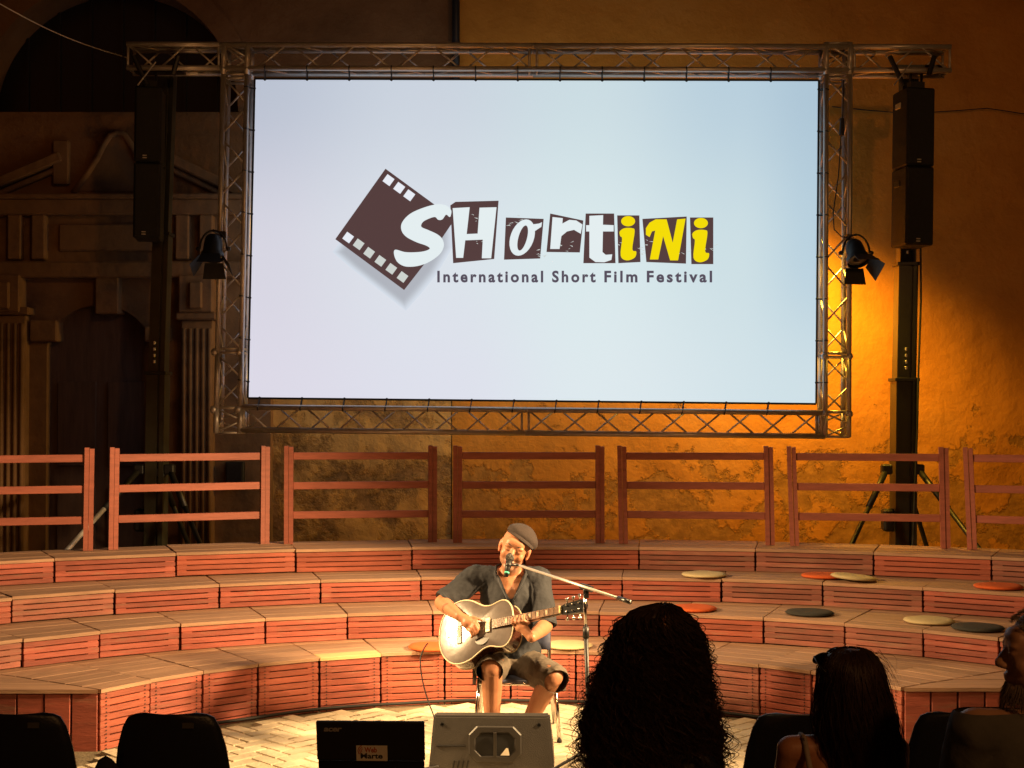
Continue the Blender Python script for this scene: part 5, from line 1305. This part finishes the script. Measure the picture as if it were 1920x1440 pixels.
def top_cloth(I, name, mat, sleeve, low=.0, neck_drop=.03, ease=.014, arm_r=.045):
    m = MB(); pe, chs, n_ = I['pe'], I['chs'], I['n']; m.ball(pe, (.185, .145, .12)); m.cone(pe + Vector((0, 0, .06)), .14, chs, .145); m.ball(chs, (I['shw'] - .03, .125, .17))
    for sx in (-1, 1):
        s_ = Vector((I['cx'] + sx * (I['shw'] - arm_r), I['Y'], I['shz'] - .035)); e_ = s_ + Vector((sx * .03, .08, -.28))
        if sleeve > 0: m.cone(n_ - Vector((0, 0, .055)), .058, s_, arm_r + .006 + ease); m.cone(s_, arm_r + .004 + ease, s_.lerp(e_, sleeve), arm_r + ease)
    me = fuse(m, name, mat, .009, 5); wrinkle(me, .005, 9)
    bmz = n_.z - neck_drop
    cut_region(me, lambda p: p.z > bmz); return me
lower_mat = 'blackcloth'
def trousers(I):
    m = MB(); pe = I['pe']; m.ball(pe - Vector((0, 0, .01)), (.182, .142, .115))
    for sx in (-1, 1):
        h_ = pe + Vector((sx * .09, 0, -.02)); k_ = Vector((I['cx'] + sx * .13, I['Y'] + .42, .50)); a_ = Vector((I['cx'] + sx * .13, I['Y'] + .40, .09)); m.cone(h_, .097, k_, .073); m.cone(k_, .07, a_, .055)
    return fuse(m, 'trousers', lower_mat, .010, 4)
def sit(I, label): place_chair(I['cx'], I['Y'] - .12, 0, label)

# woman with the big dark curls
Y1 = 4.92; hcA = at(1241, 1203, Y1); RA = frame((-.12, 1, -.03), (0, 0, 1))
rootA, mA, IA = seated(Y1, at(1236, 0, Y1).x, at(0, 1358, Y1).z, .205, hcA, RA, label='woman with long dark curly hair seen from behind')
me = fuse(mA, 'body', 'skin', .008, 4); paint(me, lambda p: SK); child('body', me, rootA)
child('black_top', top_cloth(IA, 'black_top', 'blackcloth', .55), rootA); child('trousers', trousers(IA), rootA)
profA = make_prof([(1138, 1232, 1258), (1143, 1208, 1272), (1153, 1186, 1282), (1172, 1166, 1302), (1205, 1151, 1314), (1250, 1136, 1320), (1298, 1117, 1328), (1342, 1104, 1338), (1387, 1097, 1346), (1440, 1095, 1350), (1500, 1100, 1345), (1530, 1130, 1320)], Y1)
core = hair_core(profA, Y1, .82, .90); cme = fuse(core, 'hair_mass', 'curls', .012, 3); wrinkle(cme, .018, 22); child('hair_mass', cme, rootA)
def curl(i, seg):
    r = random.Random(1000 + i); phi = r.uniform(0, 2 * math.pi); zt, zb = profA[0][0], profA[-1][0]
    z0 = zt + .006 - r.random() ** 1.9 * .42; ln = r.uniform(.16, .36); z1 = max(zb - .02, z0 - ln)
    loose = r.random() < .2; rad = r.uniform(1.05, 1.24) if loose else r.uniform(.90, 1.06)
    turns = r.uniform(20, 34) * (z0 - z1) / .3; amp = r.uniform(.012, .026) if loose else r.uniform(.007, .018); ph = r.uniform(0, 6.28); pts = []; drift = r.uniform(-.25, .25)
    m_ = max(10, int(seg * (z0 - z1) / .25))
    for k in range(m_ + 1):
        t = k / m_; z = z0 + (z1 - z0) * t; cx_, w_ = env(profA, z); rr_ = w_ * (1 + (rad - 1) * min(1, .3 + t)) * (1 + .07 * noise.noise((2.2 * math.cos(phi), 2.2 * math.sin(phi), z * 14)))
        a = phi + drift * t; x = cx_ + rr_ * math.cos(a); y = Y1 + .82 * rr_ * math.sin(a)
        th = turns * t + ph; grow = min(1, t * 4 + .3)
        x += amp * grow * math.cos(th) ; y += amp * grow * math.sin(th) * .8; z += amp * .5 * math.sin(th * .5 + ph)
        pts.append((x, y, z))
    return pts
child('curls', strands(curl, 2500, 'curls', 'curls', .0022, 26), rootA)
def ringlet(i, seg):
    r = random.Random(3000 + i); phi = r.uniform(0, 2 * math.pi); zt, zb = profA[0][0], profA[-1][0]
    z0 = zt - r.random() * .40; z1 = max(zb, z0 - r.uniform(.10, .26)); rad = r.uniform(.96, 1.10); am = r.uniform(.009, .017); tr_ = r.uniform(55, 85); ph = r.uniform(0, 6.28); m_ = int(70 * (z0 - z1) / .2) + 8; pts = []
    for k in range(m_ + 1):
        t = k / m_; z = z0 + (z1 - z0) * t; cx_, w_ = env(profA, z); rr_ = w_ * (1 + (rad - 1) * min(1, t * 2.5)); a = phi + .25 * math.sin(3 * t + ph); th = tr_ * (z0 - z) + ph
        pts.append((cx_ + rr_ * math.cos(a) + am * math.cos(th), Y1 + .82 * rr_ * math.sin(a) + am * math.sin(th), z + .004 * math.sin(th * .5)))
    return pts
child('ringlets', strands(ringlet, 420, 'curls', 'ringlets', .0042, 26, 4), rootA)
sit(IA, 'dark plastic chair under the woman with curly hair')

# woman with sunglasses pushed up on straight brown hair
Y2 = 4.62; hcB = at(1596, 1276, Y2) + Vector((0, .025, 0)); RB = frame((-.25, 1, -.04), (.05, 0, 1))
rootB, mB_, IB = seated(Y2, at(1575, 0, Y2).x, at(0, 1386, Y2).z, .215, hcB, RB, label='woman with long straight brown hair and sunglasses on her head, seen from behind', arm_r=.042, scale=.86)
me = fuse(mB_, 'body', 'skin', .007, 4); paint(me, lambda p: SK); child('body', me, rootB)
tp = top_cloth(IB, 'strappy_top', 'paleprint', 0, neck_drop=.13) if 'paleprint' in M else None
M['paleprint'] = pmat('pale_print_cotton', (.28, .22, .17), .9, var=.1, second=(.05, .04, .04), mask=.55, mask_scale=30, mask_soft=.05, bump=.2)
tp = top_cloth(IB, 'strappy_top', 'paleprint', 0, neck_drop=.14); child('strappy_top', tp, rootB); child('trousers', trousers(IB), rootB)
for sx in (-1, 1):
    x = IB['cx'] + sx * .135; z = IB['shz']
    child('shoulder_strap', MB().tube([(x * 1 - sx * .02, Y2 - .118, z - .16), (x - sx * .004, Y2 - .082, z - .06), (x, Y2 - .03, z + .012), (x, Y2 + .03, z + .008), (x - sx * .01, Y2 + .09, z - .08)], .010, 6).mesh('shoulder_strap', 'paleprint', True), rootB)
profB = make_prof([(1214, 1585, 1612), (1219, 1566, 1630), (1230, 1550, 1642), (1250, 1538, 1652), (1280, 1534, 1660), (1310, 1532, 1668), (1350, 1530, 1676), (1390, 1533, 1684), (1430, 1536, 1688), (1480, 1545, 1680), (1520, 1560, 1665)], Y2)
cme = fuse(hair_core(profB, Y2, 1.15, .95), 'hair_mass', 'brown_hair', .010, 4); wrinkle(cme, .006, 20, (1, 1, .12)); child('hair_mass', cme, rootB)
def straight(i, seg):
    r = random.Random(5000 + i); phi = r.uniform(0, 2 * math.pi); zt, zb = profB[0][0], profB[-1][0]
    z0 = zt - .003 - r.random() ** 2 * .12; z1 = zb + r.uniform(-.02, .12); rad = r.uniform(.93, 1.03) if r.random() < .93 else r.uniform(1.03, 1.14); w1, w2 = r.uniform(4, 11), r.uniform(0, 6); amp = r.uniform(.001, .006); pts = []; dr = r.uniform(-.3, .3)
    for k in range(seg + 1):
        t = k / seg; z = z0 + (z1 - z0) * t; cx_, w_ = env(profB, z); rr_ = w_ * (1 + (rad - 1) * min(1, t * 2)); a = phi + dr * t + .12 * math.sin(w1 * t + w2)
        pts.append((cx_ + rr_ * math.cos(a) + amp * math.sin(w1 * 2 * t + w2), Y2 + 1.15 * rr_ * math.sin(a), z))
    return pts
child('long_hair', strands(straight, 1500, 'brown_hair', 'long_hair', .0018, 16), rootB)
def fly(i, seg):
    r = random.Random(7000 + i); p0 = at(r.uniform(1560, 1650), r.uniform(1216, 1262), Y2); p1 = at(r.uniform(1650, 1692), r.uniform(1265, 1330), Y2); b_ = r.uniform(.0, .03)
    return [p0.lerp(p1, k / seg) + Vector((b_ * math.sin(math.pi * k / seg), 0, b_ * math.sin(math.pi * k / seg))) for k in range(seg + 1)]
child('loose_hair', strands(fly, 34, 'brown_hair', 'loose_hair', .0009, 10), rootB)
sgc = at(1556, 1236, Y2)
sg = empty('sunglasses', sgc, label='dark sunglasses pushed up on the brown-haired woman\'s head', cat='sunglasses')
for k in range(2):
    ctr = Vector((-.022 + .055 * k, .03 + .05 * k, -.002 + .010 * k)); R_ = Euler((D2R(48), D2R(-32), D2R(-28))).to_matrix()
    ob('lens', MB().ball(ctr, (.029, .004, .022), R_).mesh('lens', 'black_gloss', True), sg)
    ob('rim', MB().tube([ctr + R_ @ Vector((.030 * math.cos(t * math.pi / 10), 0, .023 * math.sin(t * math.pi / 10))) for t in range(21)], .0022, 5).mesh('rim', 'black', True), sg)
ob('temple_arm', MB().tube([Vector((-.046, .03, .004)), Vector((-.044, -.02, -.012)), Vector((-.030, -.07, -.03))], .0028, 6).mesh('temple_arm', 'black', True), sg)
sit(IB, 'dark plastic chair under the woman with sunglasses on her hair')

# grey-haired bearded man, head turned in profile
Y3 = 3.92; hcM = at(1954, 1230, Y3); RM = frame((-1, .10, .02), (0.03, 0, 1))
rootM, mM, IM = seated(Y3, at(1958, 0, Y3).x, at(0, 1346, Y3).z, .265, hcM, RM, neck=.06, label='bearded grey-haired man in dark T-shirt with his head turned left, at the right edge', arm_r=.058, scale=1.04)
me = fuse(mM, 'body', 'skin', .006, 4)
paint(me, lambda p: (.42, .22, .13)); child('body', me, rootM)
child('dark_t_shirt', top_cloth(IM, 'dark_t_shirt', 'tee', .6, neck_drop=.0, arm_r=.058, ease=.016), rootM); child('trousers', trousers(IM), rootM)
RMm = lambda x, y, z: hcM + RM @ (Vector((x, y, z)) * 1.08)
hm = MB().ball(RMm(0, -.02, .052), (.086, .102, .08), RM).ball(RMm(0, -.05, .0), (.084, .08, .09), RM); hme = fuse(hm, 'short_hair', 'grey_hair', .007, 3)
RMi = RM.transposed()
cut_region(hme, lambda p: (RMi @ (p - hcM)).z < (.06 if (RMi @ (p - hcM)).y > .0 else -.05) or ((RMi @ (p - hcM)).y > .075)); wrinkle(hme, .004, 40); child('short_hair', hme, rootM)
def bristle(region):
    def fn(i, seg):
        r = random.Random(9000 + i + (0 if region == 'beard' else 70000))
        if region == 'beard':
            a = r.uniform(-1.3, 1.3); z = r.uniform(-.112, -.07); p = RMm(.05 * math.sin(a), .03 + .062 * math.cos(a), z); dv = RM @ Vector((.3 * math.sin(a), .35 * math.cos(a) + r.uniform(-.2, .2), -.9)); l_ = r.uniform(.02, .042)
        else:
            t, a = r.uniform(0, 1.25), r.uniform(0, 6.28); q = Vector((.088 * math.sin(t) * math.cos(a), .108 * math.sin(t) * math.sin(a) - .02, .082 * math.cos(t) + .05))
            if q.y > .07: return None
            p = RMm(*q); dv = RM @ Vector((q.x * 5, q.y * 5 + .5, .8)); l_ = r.uniform(.006, .014)
        dv.normalize(); return [p, p + dv * l_ * .5 + Vector((0, 0, -.002)), p + dv * l_ + Vector((r.uniform(-.004, .004), r.uniform(-.004, .004), -.006))]
    return fn
M['beard'] = pmat('pale_beard', (.22, .16, .11), .7, var=.3, bump=0)
child('beard', strands(bristle('beard'), 900, 'beard', 'beard', .0011, 3), rootM); child('hair_tufts', strands(bristle('hair'), 2600, 'grey_hair', 'hair_tufts', .0011, 3), rootM)
sit(IM, 'dark plastic chair under the grey-haired man')
for c_ in list(chair0.children): bpy.data.objects.remove(c_)
bpy.data.objects.remove(chair0)
